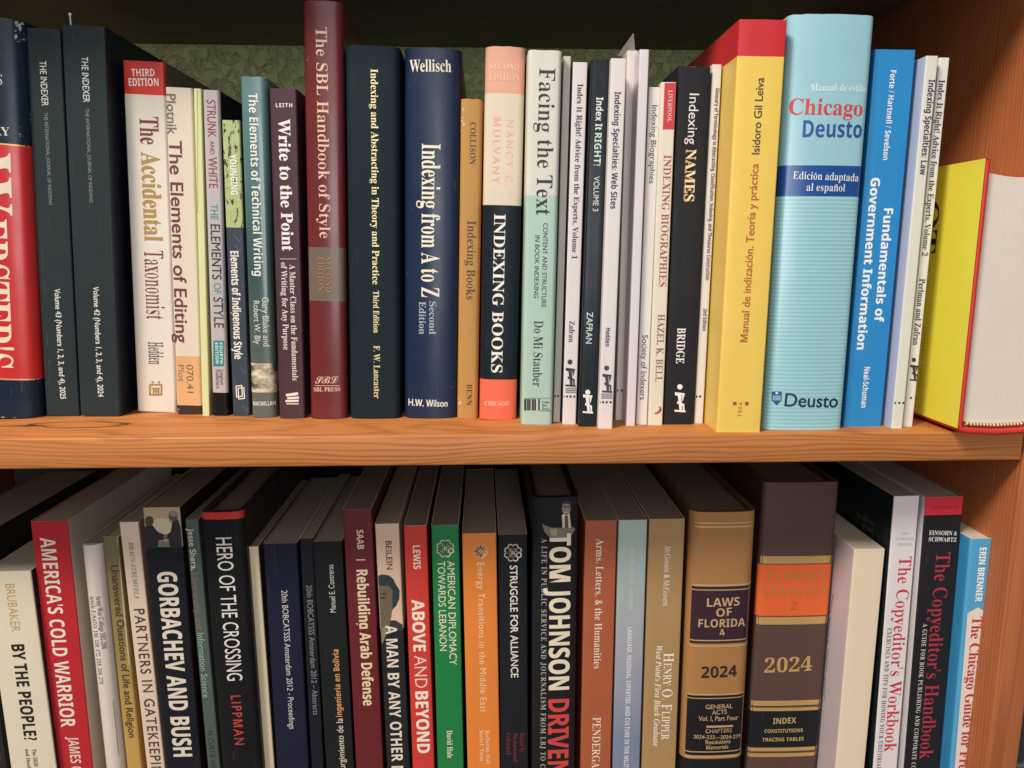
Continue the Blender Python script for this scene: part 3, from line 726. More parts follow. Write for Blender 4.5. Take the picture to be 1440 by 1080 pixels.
gy = cover('#c2beb2', 0.5, 0.12)
b = Book('slim blank grey booklet tucked right of the mint paperback', (792.5, 79), (803.5, 79), (777.5, 593.5), (788, 593.5), gy, D=0.15, r=0.0006)
b.pic('dot_row', dots(557, (780.5, 785)))
wh = cover('#ddd5d2', 0.45, 0.1)
b = Book('slim white booklet left of the black booklet, with a dot mark', (806, 87.5), (826.5, 87.5), (790, 597), (810.5, 597), wh, D=0.15, r=0.0006, left=cover('#2a2733', 0.45, 0.1))
b.text('title', 'Index It Right! Advice from the Experts, Volume 1', 'serb', '#33303c', (818, 118), (806, 364), 8).text('author_name', 'Zafran', 'serb', '#33303c', (804.5, 451), (803.2, 481), 7.5)
b.pic('emblem', figure(801.5, 509, 1.0, '#2b2a2c') + [(quad(795, 545.5+i*2.6, 810, 546.7+i*2.6), '#6c6864') for i in range(3)])
b.pic('dot_row', dots(557.5, (792.5, 797.5, 802.5, 807.5)))
b = Book('slim black booklet with a greenish white title among white booklets', (832, 84), (858.5, 84), (813, 600), (838.5, 600), cover('#1b2228', 0.32, 0.2, coat=0.2), D=0.15, r=0.0008)
b.text('title', 'Index It', 'sanb', '#dfe6e4', (843.5, 137), (841.8, 183), 10).text('title', 'RIGHT!', 'sanb', '#c3d8c4', (841.5, 187), (839.5, 233), 10).text('volume_number', 'VOLUME 3', 'san', '#d5d9d8', (839, 248), (837.5, 297), 8).text('author_name', 'ZAFRAN', 'san', '#dde0de', (829.5, 439), (828, 483), 8.5)
b.pic('emblem', figure(826.5, 551.5, 1.0, '#e6e4de')[0:1] + [([(x-.6, y-5) for x, y in q], m) for q, m in figure(826.5, 551.5, 1.0, '#e6e4de')[1:]])
b = Book('slim white booklet right of the black booklet, bold navy title', (860, 82), (881, 82), (840.5, 603), (862, 603), wh, D=0.15, r=0.0006)
b.text('title', 'Indexing Specialties: Web Sites', 'sanb', '#2a2b48', (869.5, 129), (861.8, 293.5), 9).text('author_name', 'Hedden', 'sanb', '#2a2b48', (855.5, 461), (854, 487), 6.5)
b.pic('emblem', figure(853, 517.5, 1.0, '#3a3a3c') + [(quad(845, 553.5+i*2.6, 861, 554.7+i*2.6), '#7c7874') for i in range(3)])
b.pic('dot_row', dots(565.5, (843, 848, 853, 858.5)))
b = Book('slim blank white booklet pushed back, with a loose sheet at its top', (882, 71), (897.5, 71), (865, 590.5), (880, 590.5), cover('#d3cac6', 0.45, 0.2), D=0.15, r=0.0006)
b.pic('dot_row', dots(549, (868, 874, 880)))
# loose triangular sheet
ls = thing('loose_sheet', 'loose paper corner sticking up above the white booklets', 'paper')
pp = [hit_y(868, 78, 0.062), hit_y(890.5, 46.5, 0.050), hit_y(893, 74, 0.050), hit_y(880, 80, 0.055)]
mesh_obj('paper', pp+[p+Vector((0.0003, 0.0004, 0)) for p in pp], [(0, 1, 2, 3), (7, 6, 5, 4), (0, 4, 5, 1), (1, 5, 6, 2), (2, 6, 7, 3), (3, 7, 4, 0)], cover('#c9c2b2', 0.6, 0.0), ls)
b = Book('slim blank white booklet, the taller one left of the society booklet', (899, 69.5), (914, 69.5), (881, 599), (893, 599), cover('#d8d0d6', 0.45, 0.1), D=0.15, r=0.0006)
b = Book('slim white booklet with thin grey sans lettering near the red label', (913.5, 122.5), (928.5, 122.5), (893.5, 597), (911, 597), cover('#ddd6d0', 0.45, 0.1), D=0.145, r=0.0006)
b.text('title', 'Indexing Biographies', 'san', '#3b3838', (921, 148), (916.5, 258), 8).text('publisher_name', 'Society of Indexers', 'san', '#3b3838', (907.5, 471), (903.5, 562), 8)
b = Book('cream booklet with a small red label at the top of its spine', (929.8, 115.5), (951.5, 115.5), (911.5, 598), (931.8, 598), cover('#ded6c4', 0.45, 0.1), D=0.145, r=0.0006)
b.pic('label', [([(934.5, 117), (951, 117), (948.4, 182), (932, 182)], '#c8323a')])
b.text('publisher_name', 'LIVERPOOL', 'ser', '#efc9c0', (943, 127), (941, 172), 6, eps=0.0003).text('title', 'INDEXING BIOGRAPHIES', 'ser', '#a9423e', (938.8, 218), (931.5, 403), 10.5).text('author_name', 'HAZEL K. BELL', 'serl', '#80504a', (930, 442), (926.2, 537), 9.5)
b.pic('emblem', [([(920, 581), (925, 579), (927.5, 575), (926, 570.5), (929.5, 573), (930.5, 577), (927, 581), (922, 582.5)], '#98343a')])

b = Book('black paperback with gold capitals on its upper spine', (954, 93.5), (1000, 93.5), (932, 597), (975, 597), cover('#252528', 0.4, 0.3, '#6e6c6c'), D=0.15, r=0.001, fray=0.0002)
b.text('title', 'Indexing', 'san', '#e2dedb', (976.5, 131.7), (973, 203), 14).text('title', 'NAMES', 'serb', '#c07f45', (970.8, 211), (968, 284), 14.5).text('title', 'NAMES', 'serb', '#efd9ae', (972, 210), (969.2, 283), 14, eps=0.0003).text('author_name', 'BRIDGE', 'serb', '#e9e6e0', (958.5, 461), (956, 511), 11.5)
b.pic('emblem', figure(956, 544, 1.05, '#ece9e2')[0:1] + [([(x-.6, y-1) for x, y in q], m) for q, m in figure(956, 544, 1.05, '#ece9e2')[1:]])
b = Book('very slim white booklet against the yellow book, tiny dense title', (1001, 90.5), (1016.5, 90.5), (976.5, 595.5), (988, 595.5), cover('#d9d2cd', 0.45, 0.1), D=0.145, r=0.0005)
b.text('title', 'Glossary of Terminology in Abstracting, Classification, Indexing, and Thesaurus Construction', 'sanb', '#36333a', (1009, 124), (994.8, 394), 5.5).text('edition_note', '2nd Edition', 'sanb', '#36333a', (992, 434), (990.3, 465), 5.5)
b.pic('dot_row', dots(557.5, (979.5, 984.5)))

yl = cover('#eac75e', 0.36, 0.12, '#f0dca0', coat=0.15)
yg = cover('#d9b25a', 0.12, 0.05, '#f0dca0', coat=0.8)
rd = cover('#c83238', 0.36, 0.2, '#eeb0a4', coat=0.15)
b = Book('thick yellow paperback with a red top standing furthest forward', (1039, 28), (1108.5, 27), (1008, 608.5), (1069, 608), yl, [(rd, 79), (yl, None)], D=0.165, r=0.0009, fray=0.0002)
og = '#b5622a'
b.text('title', 'Manual de indización. Teoría y práctica', 'sanm', og, (1045.5, 481), (1061.5, 230), 11).text('author_name', 'Isidoro Gil Leiva', 'sanm', '#4a4238', (1062.2, 217), (1069, 109), 11.5)
b.text('publisher_name', 'TREA', 'san', og, (1040, 586), (1041.2, 565), 5, 0.2).pic('emblem', [(quad(1030.6, 565, 1035.6, 570), '#a8502a'), (quad(1047.6, 565, 1052.6, 570), '#a8502a')])

aq = cover('#98c6d2', 0.25, 0.15, '#dff0ee', coat=0.6)
aqs = cover('#8fbecb', 0.25, 0.1, '#dff0ee', coat=0.6, stripes=True)
bb = cover('#1f4d92', 0.25, 0.1, coat=0.6)
b = Book('thick pale aqua hardback with red and blue title words', (1110.5, 21), (1232, 22), (1073, 603.5), (1185, 604), aq, [(aq, 232.5), (bb, 276), (aqs, None)], D=0.17, bulge=0.0022, r=0.0035, t=0.003, hard=True, fray=0.0003)
b.text('title', 'Manual de estilo', 'ser', '#e6efec', (1140, 123), (1217, 124.5), 9).text('title', 'Chicago', 'serb', '#d0443e', (1109.5, 150), (1213, 152), 21).text('title', 'Deusto', 'sanb', '#24509a', (1129, 181), (1212, 182), 22)
b.text('edition_note', 'Edición adaptada', 'ser', '#e8edf0', (1115, 246.5), (1207, 250), 10, eps=0.0003).text('edition_note', 'al español', 'ser', '#e8edf0', (1134, 263), (1188, 264), 10, eps=0.0003)
b.text('publisher_name', 'Deusto', 'sanm', '#1d2a33', (1103.6, 562), (1178.5, 563.5), 18)
b.pic('emblem', [([(1085, 550.5), (1099.5, 550.5), (1099, 563), (1092, 570), (1085, 563)], '#1d4a7c'), (quad(1086.5, 556, 1098, 563), '#7f9fc2'), (quad(1090.5, 551.6, 1094, 554), '#dfe8ee')])

fb = cover('#2a86c4', 0.4, 0.12, coat=0.1)
b = Book('bright blue paperback with bold white lettering on upper shelf', (1231, 69.5), (1288, 70), (1185.6, 599.5), (1240, 600), fb, D=0.15, r=0.0008)
wb = '#eceff0'
b.text('author_name', 'Forte / Hartnell / Sevelson', 'sanb', wb, (1256.5, 99), (1245, 225), 8.5).text('title', 'Fundamentals of', 'sanx', wb, (1249, 293), (1236, 453), 13).text('title', 'Government Information', 'sanx', wb, (1231.5, 250), (1210.5, 491.7), 13).text('publisher_name', 'Neal-Schuman', 'sanb', wb, (1219.5, 516), (1214.5, 573), 8)

b = Book('slim white booklet right of the blue paperback, bold navy title', (1303, 78.5), (1320, 78.5), (1253, 602.5), (1269.5, 602.5), cover('#d8d6cc', 0.45, 0.1), D=0.15, r=0.0006, left=cover('#b9c3dc', 0.45, 0.05))
b.text('title', 'Indexing Specialties: Law', 'sanb', '#2b2a40', (1310.5, 112), (1297.5, 246), 9.5)
b.pic('dot_row', dots(566.5, (1258.5, 1264.5, 1270)))
b = Book('slim white booklet beside the upturned lime book, serif title', (1320.6, 81), (1336.7, 81), (1270.2, 600), (1283, 600), cover('#ded9d4', 0.45, 0.1), D=0.15, r=0.0006)
b.text('title', 'Index It Right! Advice from the Experts, Volume 2', 'serb', '#2f2c36', (1325, 112.5), (1300, 360), 8.5).text('author_name', 'Perlman and Zafran', 'serb', '#2f2c36', (1297, 392), (1287.5, 485), 8.5)
b.pic('emblem', figure(1285, 506, 0.85, '#2b2a2c')); b.pic('dot_row', dots(559.5, (1274, 1281)))

# ------------------------------------------------------------------ lime jacketed book standing on its spine, head towards the viewer
P = hit_z(1345, 613, 0.0); zt = hit_y(1386, 224, P.y).z
WB = XR-P.x-0.0006; DB = 0.20
rb = thing('book', 'thick red hardback in a lime jacket standing on its spine, pages facing out', 'book', UP, Matrix.Translation((P.x, P.y, 0)))
redc = cover('#c9392f', 0.4, 0.15, '#e6b0a0')
def ushape(off):                                  # outline across the book, offset inwards; rests on the round of its spine
    W = WB; o = [(0, zt), (0, zt*0.5), (0, 0.0060), (0.0006, 0.0036), (0.0025, 0.0018), (0.008, 0.0008), (0.02, 0.0002)]
    o = o + [(W-x, min(z, zt-0.0055)) for x, z in reversed(o)]
    q = []
    for i, (x, z) in enumerate(o):
        a = Vector(o[max(0, i-1)]); c = Vector(o[min(len(o)-1, i+1)]); d = (c-a).normalized()
        q.append((x-d.y*off, z+d.x*off))
    return q
O, I_ = ushape(0.0), ushape(0.0034); n = len(O)
V, Fc = [], []
for (y, ins) in ((0.0, 0.0009), (0.0009, 0.0), (DB, 0.0)):
    V += [(x, y, z) for x, z in ushape(ins)] + [(x, y, z) for x, z in ushape(0.0034-ins)]
st = 2*n
for i in range(n-1):
    for k in (0, 1):
        Fc.append((k*st+i+1, k*st+i, (k+1)*st+i, (k+1)*st+i+1)); Fc.append((k*st+n+i, k*st+n+i+1, (k+1)*st+n+i+1, (k+1)*st+n+i))
    Fc.append((i, i+1, n+i+1, n+i)); Fc.append((2*st+i+1, 2*st+i, 2*st+n+i, 2*st+n+i+1))
for i in (0, n-1):
    for k in (0, 1): Fc.append((k*st+i, (k+1)*st+i, (k+1)*st+n+i, k*st+n+i) if i else (k*st+i, k*st+n+i, (k+1)*st+n+i, (k+1)*st+i))
mesh_obj('cover', V, Fc, redc, rb, None, 50, [0.5]*len(V))
J = ushape(0.0041)[1:-1]; ztp = zt-0.0062
top = [(WB-0.0042-(WB-0.0084)*i/12, ztp-0.0022*math.sin(math.pi*i/12)) for i in range(13)]
ring = [(0.0042, ztp)] + J + top[:-1]; n = len(ring)
V = [(x, 0.0032, z) for x, z in ring] + [(x, DB-0.003, z) for x, z in ring]
mesh_obj('page_block', V, [tuple(range(n)), tuple(range(2*n-1, n-1, -1))] + [((i+1) % n, i, n+i, n+(i+1) % n) for i in range(n)], pages_mat('#e4d8ca', 0.8), rb)
# striped headband along the foot of the pages
hb = [Vector(p) for p in ushape(0.0052)[3:-3]]; seg = []
for a, b2 in zip(hb[:-1], hb[1:]):
    m = max(1, int((b2-a).length/0.0009))
    seg += [a+(b2-a)*i/m for i in range(m)]
seg.append(hb[-1]); V, Fc, Ix = [], [], []
for p in seg: V += [(p.x, 0.0014, p.y-0.0009), (p.x, 0.0008, p.y), (p.x, 0.0014, p.y+0.0009), (p.x, 0.0034, p.y+0.0009), (p.x, 0.0034, p.y-0.0009)]
for i in range(len(seg)-1):
    for k in range(5): Fc.append((5*i+k, 5*i+5+k, 5*i+5+(k+1) % 5, 5*i+(k+1) % 5)); Ix.append(i % 2)
mesh_obj('headband', V, Fc, [ink('#e8d9b4', 0.8), ink('#8c4032', 0.8)], rb, Ix)
# jacket on the left board, printed sideways
jm = cover('#ece04c', 0.32, 0.12, '#eef0b0', coat=0.3)
jl = Matrix(((0, 1, 0, -0.0002), (-1, 0, 0, 0), (0, 0, 1, 0), (0, 0, 0, 1)))
V = []; xs_, zs_ = (-DB, -0.08, -0.004, 0.0005), (0.0042, 0.012, zt*0.5, zt-0.002, zt+0.0004)
for z in zs_: V += [(x, 0, z) for x in xs_]
V += [(x, 0.0034, zt+0.0004) for x in xs_]
Fc = [(j*4+i, j*4+i+1, j*4+5+i, j*4+4+i) for j in range(5) for i in range(3)]
jk = mesh_obj('dust_jacket', V, Fc, jm, rb, edge=[0.0]*len(V)); jk.matrix_local = jl
fr = Frame(jk); fr.mw = rb.matrix_world @ jl; fr.inv = fr.mw.inverted()
fr.text('title', 'OT', 'serb', '#2a2c22', (1311, 283), (1306, 356), 36)
fr.text('subtitle', 'UNIVERSITY COMPANY', 'san', '#b79a2c', (1300, 460), (1293, 552), 6, 0.25)

# ------------------------------------------------------------------ lower shelf, left to right (photograph cuts them at the foot)
def L(label, TL, TR, bl, br, mat, bands=None, d=0.05, **k):
    return Book(label, TL, TR, (bl, 1080), (br, 1080), mat, bands, depth=d, **k)
L('dark brown book cut off at the bottom left corner', (-130, 762), (-38, 760), -84, 12, cover('#2c2a28', 0.5, 0.2), d=0.052, D=0.15, paper='#9a8878')
b = L('ivory paperback with heavy black capitals and a question mark', (-26, 806), (44.5, 801), 16.5, 78, cover('#d9cfb6', 0.42, 0.08), d=0.046, D=0.15, right=cover('#3b3030', 0.45, 0.1), paper='#b5ad98')
b.text('author_name', 'BRUBAKER', 'sanl', '#bd9a5a', (13.5, 821), (22.5, 888), 12).text('title', 'BY THE PEOPLE?', 'sanx', '#1f1c1a', (24, 906), (44, 1041), 16).text('subtitle', 'The 2020 Election', 'serb', '#4a4238', (48.5, 1053), (53, 1100), 4.5).text('subtitle', 'and Death of Order', 'serb', '#4a4238', (39, 1053), (44, 1108), 4.5)
rr = cover('#b52a30', 0.4, 0.1)
b = L('red spined paperback with white sides, leaning left', (43.5, 734), (93.5, 732), 80, 132, rr, d=0.050, D=0.155, right=cover('#d8ccba', 0.4, 0.08), left=cover('#3a3236', 0.4, 0.1), paper='#a89a88')
b.text('title', "AMERICA'S COLD WARRIOR", 'sanb', '#eadccb', (64, 756), (99, 1022), 19).text('author_name', 'JAMES GRAHAM', 'sanb', '#dfc9b8', (102, 1036), (114, 1128), 13)
b = L('white rounded binder of journal issues with small grey printing', (116, 767), (141.5, 762), 147, 177, cover('#d6cbc0', 0.25, 0.05, coat=0.5), d=0.052, D=0.15, bulge=0.003, r=0.002, t=0.0004, paper='#8d8078')
b.text('title', 'Army War College 182-206', 'ser', '#403c3a', (137, 838), (148, 912), 5.5).text('subtitle', 'Article 5 (NATO) 136, 138, 172, 218, 266, 276', 'ser', '#403c3a', (128.5, 838), (143, 962), 5.5)
b.pic('printed_lines', [(q, '#8a8078') for k in range(3) for q in stroke([(159+k*3.2, 985+k*3), (167+k*3.2, 1062+k*2)], 0.9)])
gm = N('aged_gold_jacket'); sx = gm.n('ShaderNodeSeparateXYZ'); tcn = gm.n('ShaderNodeTexCoord'); gm.l(tcn.outputs['Object'], sx.inputs[0]); n_ = gm.noise(gm.mapping((1, 1, 0.4)), 130, 4)
fz = gm.math('ADD', gm.math('MULTIPLY', sx.outputs['Z'], 6.2), gm.math('MULTIPLY_ADD', n_, 0.4, -0.65))
gm.l(gm.ramp(fz, [(0.15, lin('#b8934e')), (0.5, lin('#8f7a48')), (0.9, lin('#6f6240'))]), gm.p.inputs['Base Color']); gm.p.inputs['Roughness'].default_value = 0.45
b = L('tarnished gold booklet with worn cream edges', (144.5, 756), (166, 754), 178, 200, gm.m, d=0.053, D=0.14, fray=0.0007, r=0.001, paper='#a79a84')
b.text('title', 'Unanswered Questions of Life and Religion', 'sanm', '#3b3020', (160.5, 795), (186.5, 1037), 9)
b.pic('worn_edge', [([(164, 757), (166, 757), (172, 800), (176, 850), (183, 935), (181, 935), (172.5, 850), (168.5, 800), (168, 775)], '#b9aa88')])
b = L('pinkish cream paperback with green author line and spaced grey capitals', (169, 735), (192.5, 733), 204.5, 234, cover('#d8c1ac', 0.42, 0.1), d=0.052, D=0.15, right=cover('#b89a8a', 0.42, 0.1), paper='#94877a')
b.text('author_name', 'BRAUN-STRUMFELS', 'serbi', '#7c8a5c', (184, 762), (192.5, 842), 6).text('title', 'PARTNERS IN GATEKEEPING', 'sanm', '#463c34', (196, 856), (222, 1102), 13, 0.12)
bk = cover('#1d2024', 0.4, 0.1)
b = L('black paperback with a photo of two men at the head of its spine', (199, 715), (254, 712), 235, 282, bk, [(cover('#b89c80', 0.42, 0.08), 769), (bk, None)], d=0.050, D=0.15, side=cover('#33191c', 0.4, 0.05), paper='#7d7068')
sk = '#1b1d21'
b.pic('printed_picture', [([(215, 733), (221, 729), (234, 729), (240, 735), (246, 750), (228, 752), (216, 742)], '#cdbba0'), ([(199.5, 742), (206, 737), (215, 739), (222, 748), (233, 752), (235, 758), (223, 760), (223, 770), (201.5, 771)], sk), (circ(210, 732.5, 6.2, 12, 7), '#3c3a2c'), ([(243, 731), (250, 730), (257, 740), (261, 770), (239, 770), (237, 758), (231, 757), (234, 752), (240, 748)], sk), (circ(243.5, 725.5, 6.4, 12, 7.5), '#5a4638'), (circ(244.6, 722.6, 5.6, 10, 4), '#8a8072'), (quad(224, 761, 238, 769), '#6d7464'), ([(231, 752), (236, 751), (235, 758), (230, 759)], '#7a5f50')], 0.00012)
b.text('title', 'GORBACHEV AND BUSH', 'sanx', '#ddd0bf', (233.5, 804), (258.5, 1063.7), 24)
b = L('thin grey green paperback wedged between two black books', (261, 732), (277.5, 730), 291, 311, cover('#4d5a52', 0.45, 0.15), d=0.051, D=0.14, paper='#7c7468')
b.text('title', 'Jesse Shera,', 'san', '#d6d3bc', (268.5, 743), (273.5, 802), 8).text('title', 'Librarianship, and', 'san', '#8c6a62', (274, 806), (281, 884), 8).text('title', 'Information Science', 'san', '#8fb39a', (281.5, 890), (290.5, 981), 8).text('author_name', 'H. CURTIS WRIGHT', 'san', '#2b302c', (295, 1028), (303, 1100), 7)
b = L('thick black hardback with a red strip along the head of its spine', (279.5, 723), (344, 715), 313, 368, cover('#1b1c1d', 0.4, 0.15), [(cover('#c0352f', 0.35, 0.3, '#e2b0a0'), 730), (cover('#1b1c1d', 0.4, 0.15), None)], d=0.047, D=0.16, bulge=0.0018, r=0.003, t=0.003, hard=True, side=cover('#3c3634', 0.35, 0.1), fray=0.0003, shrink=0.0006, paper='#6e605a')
b.text('title', 'HERO OF THE CROSSING', 'san', '#e2dcd2', (313.5, 756), (331, 957), 20).text('author_name', 'LIPPMAN', 'sanm', '#b8403a', (330.5, 978), (338, 1047), 12, 0.2)
b = L('slim blank cream booklet right of the thick black hardback', (348, 769), (362.5, 768), 370, 387, cover('#d8c8a8', 0.5, 0.08), d=0.053, D=0.14, right=cover('#4a4238', 0.5, 0.1), paper='#9a8f80')
b.pic('edge_line', [([(349.8, 772), (350.7, 772), (372.6, 1080), (371.6, 1080)], '#7d7158')])
b = L('dark indigo proceedings paperback, wider of the two conference volumes', (369.5, 766), (417.5, 762), 389, 435, cover('#22243a', 0.5, 0.1, gain=0.85), d=0.052, D=0.14, paper='#988e80', r=0.0012)
b.text('title', '20th BOBCATSSS Amsterdam 2012 - Proceedings', 'san', '#c9cac4', (399, 830), (412, 1025), 7.5)
b = L('narrow black abstracts paperback, the thinner conference volume', (422.5, 757.5), (438.3, 757), 436.5, 457, cover('#1d2026', 0.5, 0.1), d=0.052, D=0.14, paper='#988e80')
b.text('title', '20th BOBCATSSS Amsterdam 2012 – Abstracts', 'san', '#84837f', (433.5, 823), (445.5, 1005), 7)
b = L('black paperback with white and orange lettering that reads upwards', (439.5, 762), (481, 760), 458, 498.5, cover('#1e2121', 0.5, 0.1), d=0.052, D=0.14, paper='#988e80')
b.text('author_name', 'Manuel E. Contreras', 'san', '#cfccc2', (468.5, 861), (464.5, 794), 7.5).text('title', 'El surgimiento de la', 'san', '#ddd6c8', (482, 1096), (477.3, 1010), 8).text('title', 'ingenieria en Bolivia', 'sanb', '#d59a5c', (477.3, 1008), (471.5, 913), 7.5)
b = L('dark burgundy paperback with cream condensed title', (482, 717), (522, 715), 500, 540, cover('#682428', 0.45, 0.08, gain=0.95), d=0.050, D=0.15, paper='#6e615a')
b.text('author_name', 'SAAB', 'sanb', '#e0c9a6', (506, 745), (507.5, 772), 9).text('title', 'Rebuilding Arab Defense', 'sanx', '#e6cfa8', (509, 801), (518.5, 992), 14)
b.pic('rule', [(quad(501, 786.4, 514, 788), '#d9bfa0')])
dkp = cover('#26292b', 0.45, 0.08)
b = L('cream and charcoal paperback with a drawn portrait on its spine', (527, 738), (561, 735), 544, 576.5, dkp, [(cover('#d9b9a0', 0.42, 0.08), 884), (dkp, None)], d=0.049, D=0.145, paper='#a0917f')
b.pic('printed_picture', [([(533.4, 872), (556, 872), (567.8, 877.5), (568.6, 886), (534.4, 886)], '#33302b'), ([(530.6, 820), (546, 821), (553, 832), (552, 856), (551, 862), (549.5, 870), (547, 884), (538, 900), (535, 905), (533.4, 886)], '#6b5d48'), ([(530, 822), (531, 809), (537, 807.6), (547, 809), (553, 814), (557, 822), (562, 830), (561.5, 842), (557, 852), (552, 857), (551.6, 843), (552, 830), (546, 823), (538, 824)], '#25333a'), ([(534, 835), (542, 833.4), (545, 835), (540, 836.4)], '#3a352c'), ([(534, 840), (541, 839), (543, 841), (536, 842)], '#3d382e'), ([(534, 862), (538, 862), (538, 863.4), (534, 863.4)], '#4a3d30'), ([(535, 884), (547, 878), (545, 886), (538, 906)], '#8c7a5e')], 0.0001)
b.text('author_name', 'BEILEIN', 'sanm', '#4a4038', (546, 760.6), (548.3, 800.6), 8).text('title', 'A MAN BY ANY OTHER', 'sanb', '#e4d8c8', (550.5, 879), (558.5, 1070), 14.5, eps=0.0004).text('title', 'NAME', 'sanb', '#e4d8c8', (559, 1077), (561, 1130), 14.5)
b = L('bright red paperback with bold and thin white capitals', (568, 740), (599.5, 738), 579.5, 611.8, cover('#c93d35', 0.42, 0.08), d=0.049, D=0.145, left=cover('#b08d78', 0.45, 0.05), paper='#6e605a', fray=0.0002)
b.text('author_name', 'LEWIS', 'sanb', '#efdcc9', (585.5, 767), (587, 800), 9.5).text('title', 'ABOVE', 'sanx', '#f2e0cc', (587.5, 843), (590.3, 916), 16).text('title', 'AND', 'sanl', '#f0d8c4', (591, 922), (592.7, 967), 16).text('title', 'BEYOND', 'sanx', '#f2e0cc', (592.8, 972), (596, 1059), 16)
b = L('emerald green paperback with a white rosette emblem', (606.8, 738.5), (644.5, 738), 614.5, 653, cover('#1f7a42', 0.45, 0.08), d=0.050, D=0.145, paper='#6a605a')
ew = '#e6ddc4'
b.pic('emblem', rosette(626.2, 771, 13, ew)); b.text('title', 'AMERICAN DIPLOMACY', 'san', ew, (634, 788.7), (637.5, 935), 9.5).text('title', 'TOWARDS LEBANON', 'san', ew, (620.5, 789), (623.5, 915), 9.5).text('author_name', 'David Hale', 'serb', ew, (632, 1027), (633.3, 1066), 7)
b = L('orange paperback with a pale rosette emblem', (649.7, 751.5), (697.8, 748.5), 657, 703.7, cover('#df8238', 0.45, 0.08), d=0.050, D=0.145, paper='#8f8070')
eo = '#f0d2a8'
b.pic('emblem', rosette(675.6, 775, 10.5, eo)); b.text('title', 'Energy Transitions in the Middle East', 'san', eo, (676, 791), (680.5, 1001.6), 8.5, 0.08).text('author_name', 'Katherine Hall', 'ser', eo, (685.5, 1027), (687, 1074), 5).text('author_name', 'Karim L. Young', 'ser', eo, (677, 1027), (678.5, 1070), 5)
b = L('black paperback with a cream rosette emblem and white capitals', (700.3, 752), (741.8, 751), 704.4, 743, cover('#202225', 0.45, 0.08), d=0.050, D=0.145, paper='#8d8378')
b.pic('emblem', rosette(721.4, 777, 13, ew)); b.text('title', 'STRUGGLE FOR ALLIANCE', 'sanm', '#e8e0d2', (721.6, 795), (724.3, 952.7), 9.5)
for i, wd in enumerate(('Edited by', 'Mohammad', 'Ghazal')): b.text('author_name', wd, 'ser', '#7a2c38', (734-i*9.5, 1031), (735-i*9.5, 1031+(27, 40, 30)[i]), 5.5)
bj = cover('#202124', 0.35, 0.1, coat=0.2)
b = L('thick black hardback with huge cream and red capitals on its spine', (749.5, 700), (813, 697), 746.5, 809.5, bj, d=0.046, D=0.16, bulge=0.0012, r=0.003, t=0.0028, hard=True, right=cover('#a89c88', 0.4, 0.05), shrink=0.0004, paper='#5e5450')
b.pic('printed_picture', [([(762, 736.5), (775, 742), (790, 742), (806, 741), (809, 744), (800, 757), (784, 757), (774, 757), (766, 748)], '#7b7260'), ([(773, 744), (783, 744), (783, 754), (775, 753)], '#a09378'), ([(790, 724), (793, 722), (801, 722), (803, 742), (791, 742)], '#d6c8ae'), ([(794.4, 725), (798.6, 725), (799.4, 742), (794, 742)], '#54452e'), (circ(796.3, 715, 6.2, 12, 9.5), '#8f7a72'), ([(789.5, 712), (790.5, 706), (796, 703.8), (802, 705.6), (803.4, 712), (801, 709), (796, 708.4), (791.6, 709)], '#2a2424'), (quad(791, 711.5, 802, 713.4), '#4a3c3a'), (quad(793, 719.6, 799.6, 721), '#c0aca0')], 0.00014)
b.text('title', 'TOM JOHNSON', 'sanx', '#e6d8be', (788, 750), (786, 970), 27, eps=0.0003).text('title', 'DRIVEN', 'sanx', '#cf4440', (786, 983), (784.5, 1089), 26).text('subtitle', 'A LIFE IN PUBLIC SERVICE AND JOURNALISM FROM LBJ TO CNN', 'ser', '#b9b0a0', (766, 757), (763, 1094), 6.5, 0.14)
b = L('rust brown paperback with cream serif title', (822.8, 732.5), (868, 732), 816, 859, cover('#a85a3a', 0.5, 0.12), d=0.049, D=0.145, paper='#7c6c62')
ac = '#eddcc6'
b.text('title', 'Arms, Letters, & the Humanities', 'ser', ac, (843.5, 757.7), (840.5, 940), 9.5).text('author_name', 'PENDERGAST', 'ser', ac, (839, 1008.7), (837.7, 1095), 10)
gs = N('printed_blue_fade'); sx = gs.n('ShaderNodeSeparateXYZ'); tcn = gs.n('ShaderNodeTexCoord'); gs.l(tcn.outputs['Object'], sx.inputs[0]); n_ = gs.noise(gs.mapping((1, 1, 1)), 30, 3)
fz = gs.math('ADD', gs.math('MULTIPLY', sx.outputs['Z'], 6.0), gs.math('MULTIPLY_ADD', n_, 0.3, -0.55))
gs.l(gs.ramp(fz, [(0.1, lin('#77839c')), (0.45, lin('#9d9ca6')), (0.9, lin('#a5b8ae'))]), gs.p.inputs['Base Color']); gs.p.inputs['Roughness'].default_value = 0.45
b = L('pale blue grey paperback between the rust and tan ones', (870, 731.5), (910.5, 731), 861, 900, gs.m, d=0.049, D=0.145, paper='#7c6c62')
b.text('author_name', 'WATSON | WOLFE | MCFASSEN', 'sanb', '#c6cbc8', (889, 770), (887.4, 857), 4.5).text('subtitle', 'LANGUAGE, REGIONAL EXPERTISE, AND CULTURE IN THE MILITARY', 'sanb', '#dfe0de', (886, 882), (880, 1092), 6)
b = L('tan paperback with white small capitals and italic lettering', (912.6, 730.5), (964, 729), 902.5, 950, cover('#a8865a', 0.48, 0.2, '#dccdb0'), d=0.049, D=0.145, paper='#7c6c62')
b.text('author_name', 'McGovern & McGovern', 'seri', '#efe6d6', (939, 767), (936.5, 852), 8)
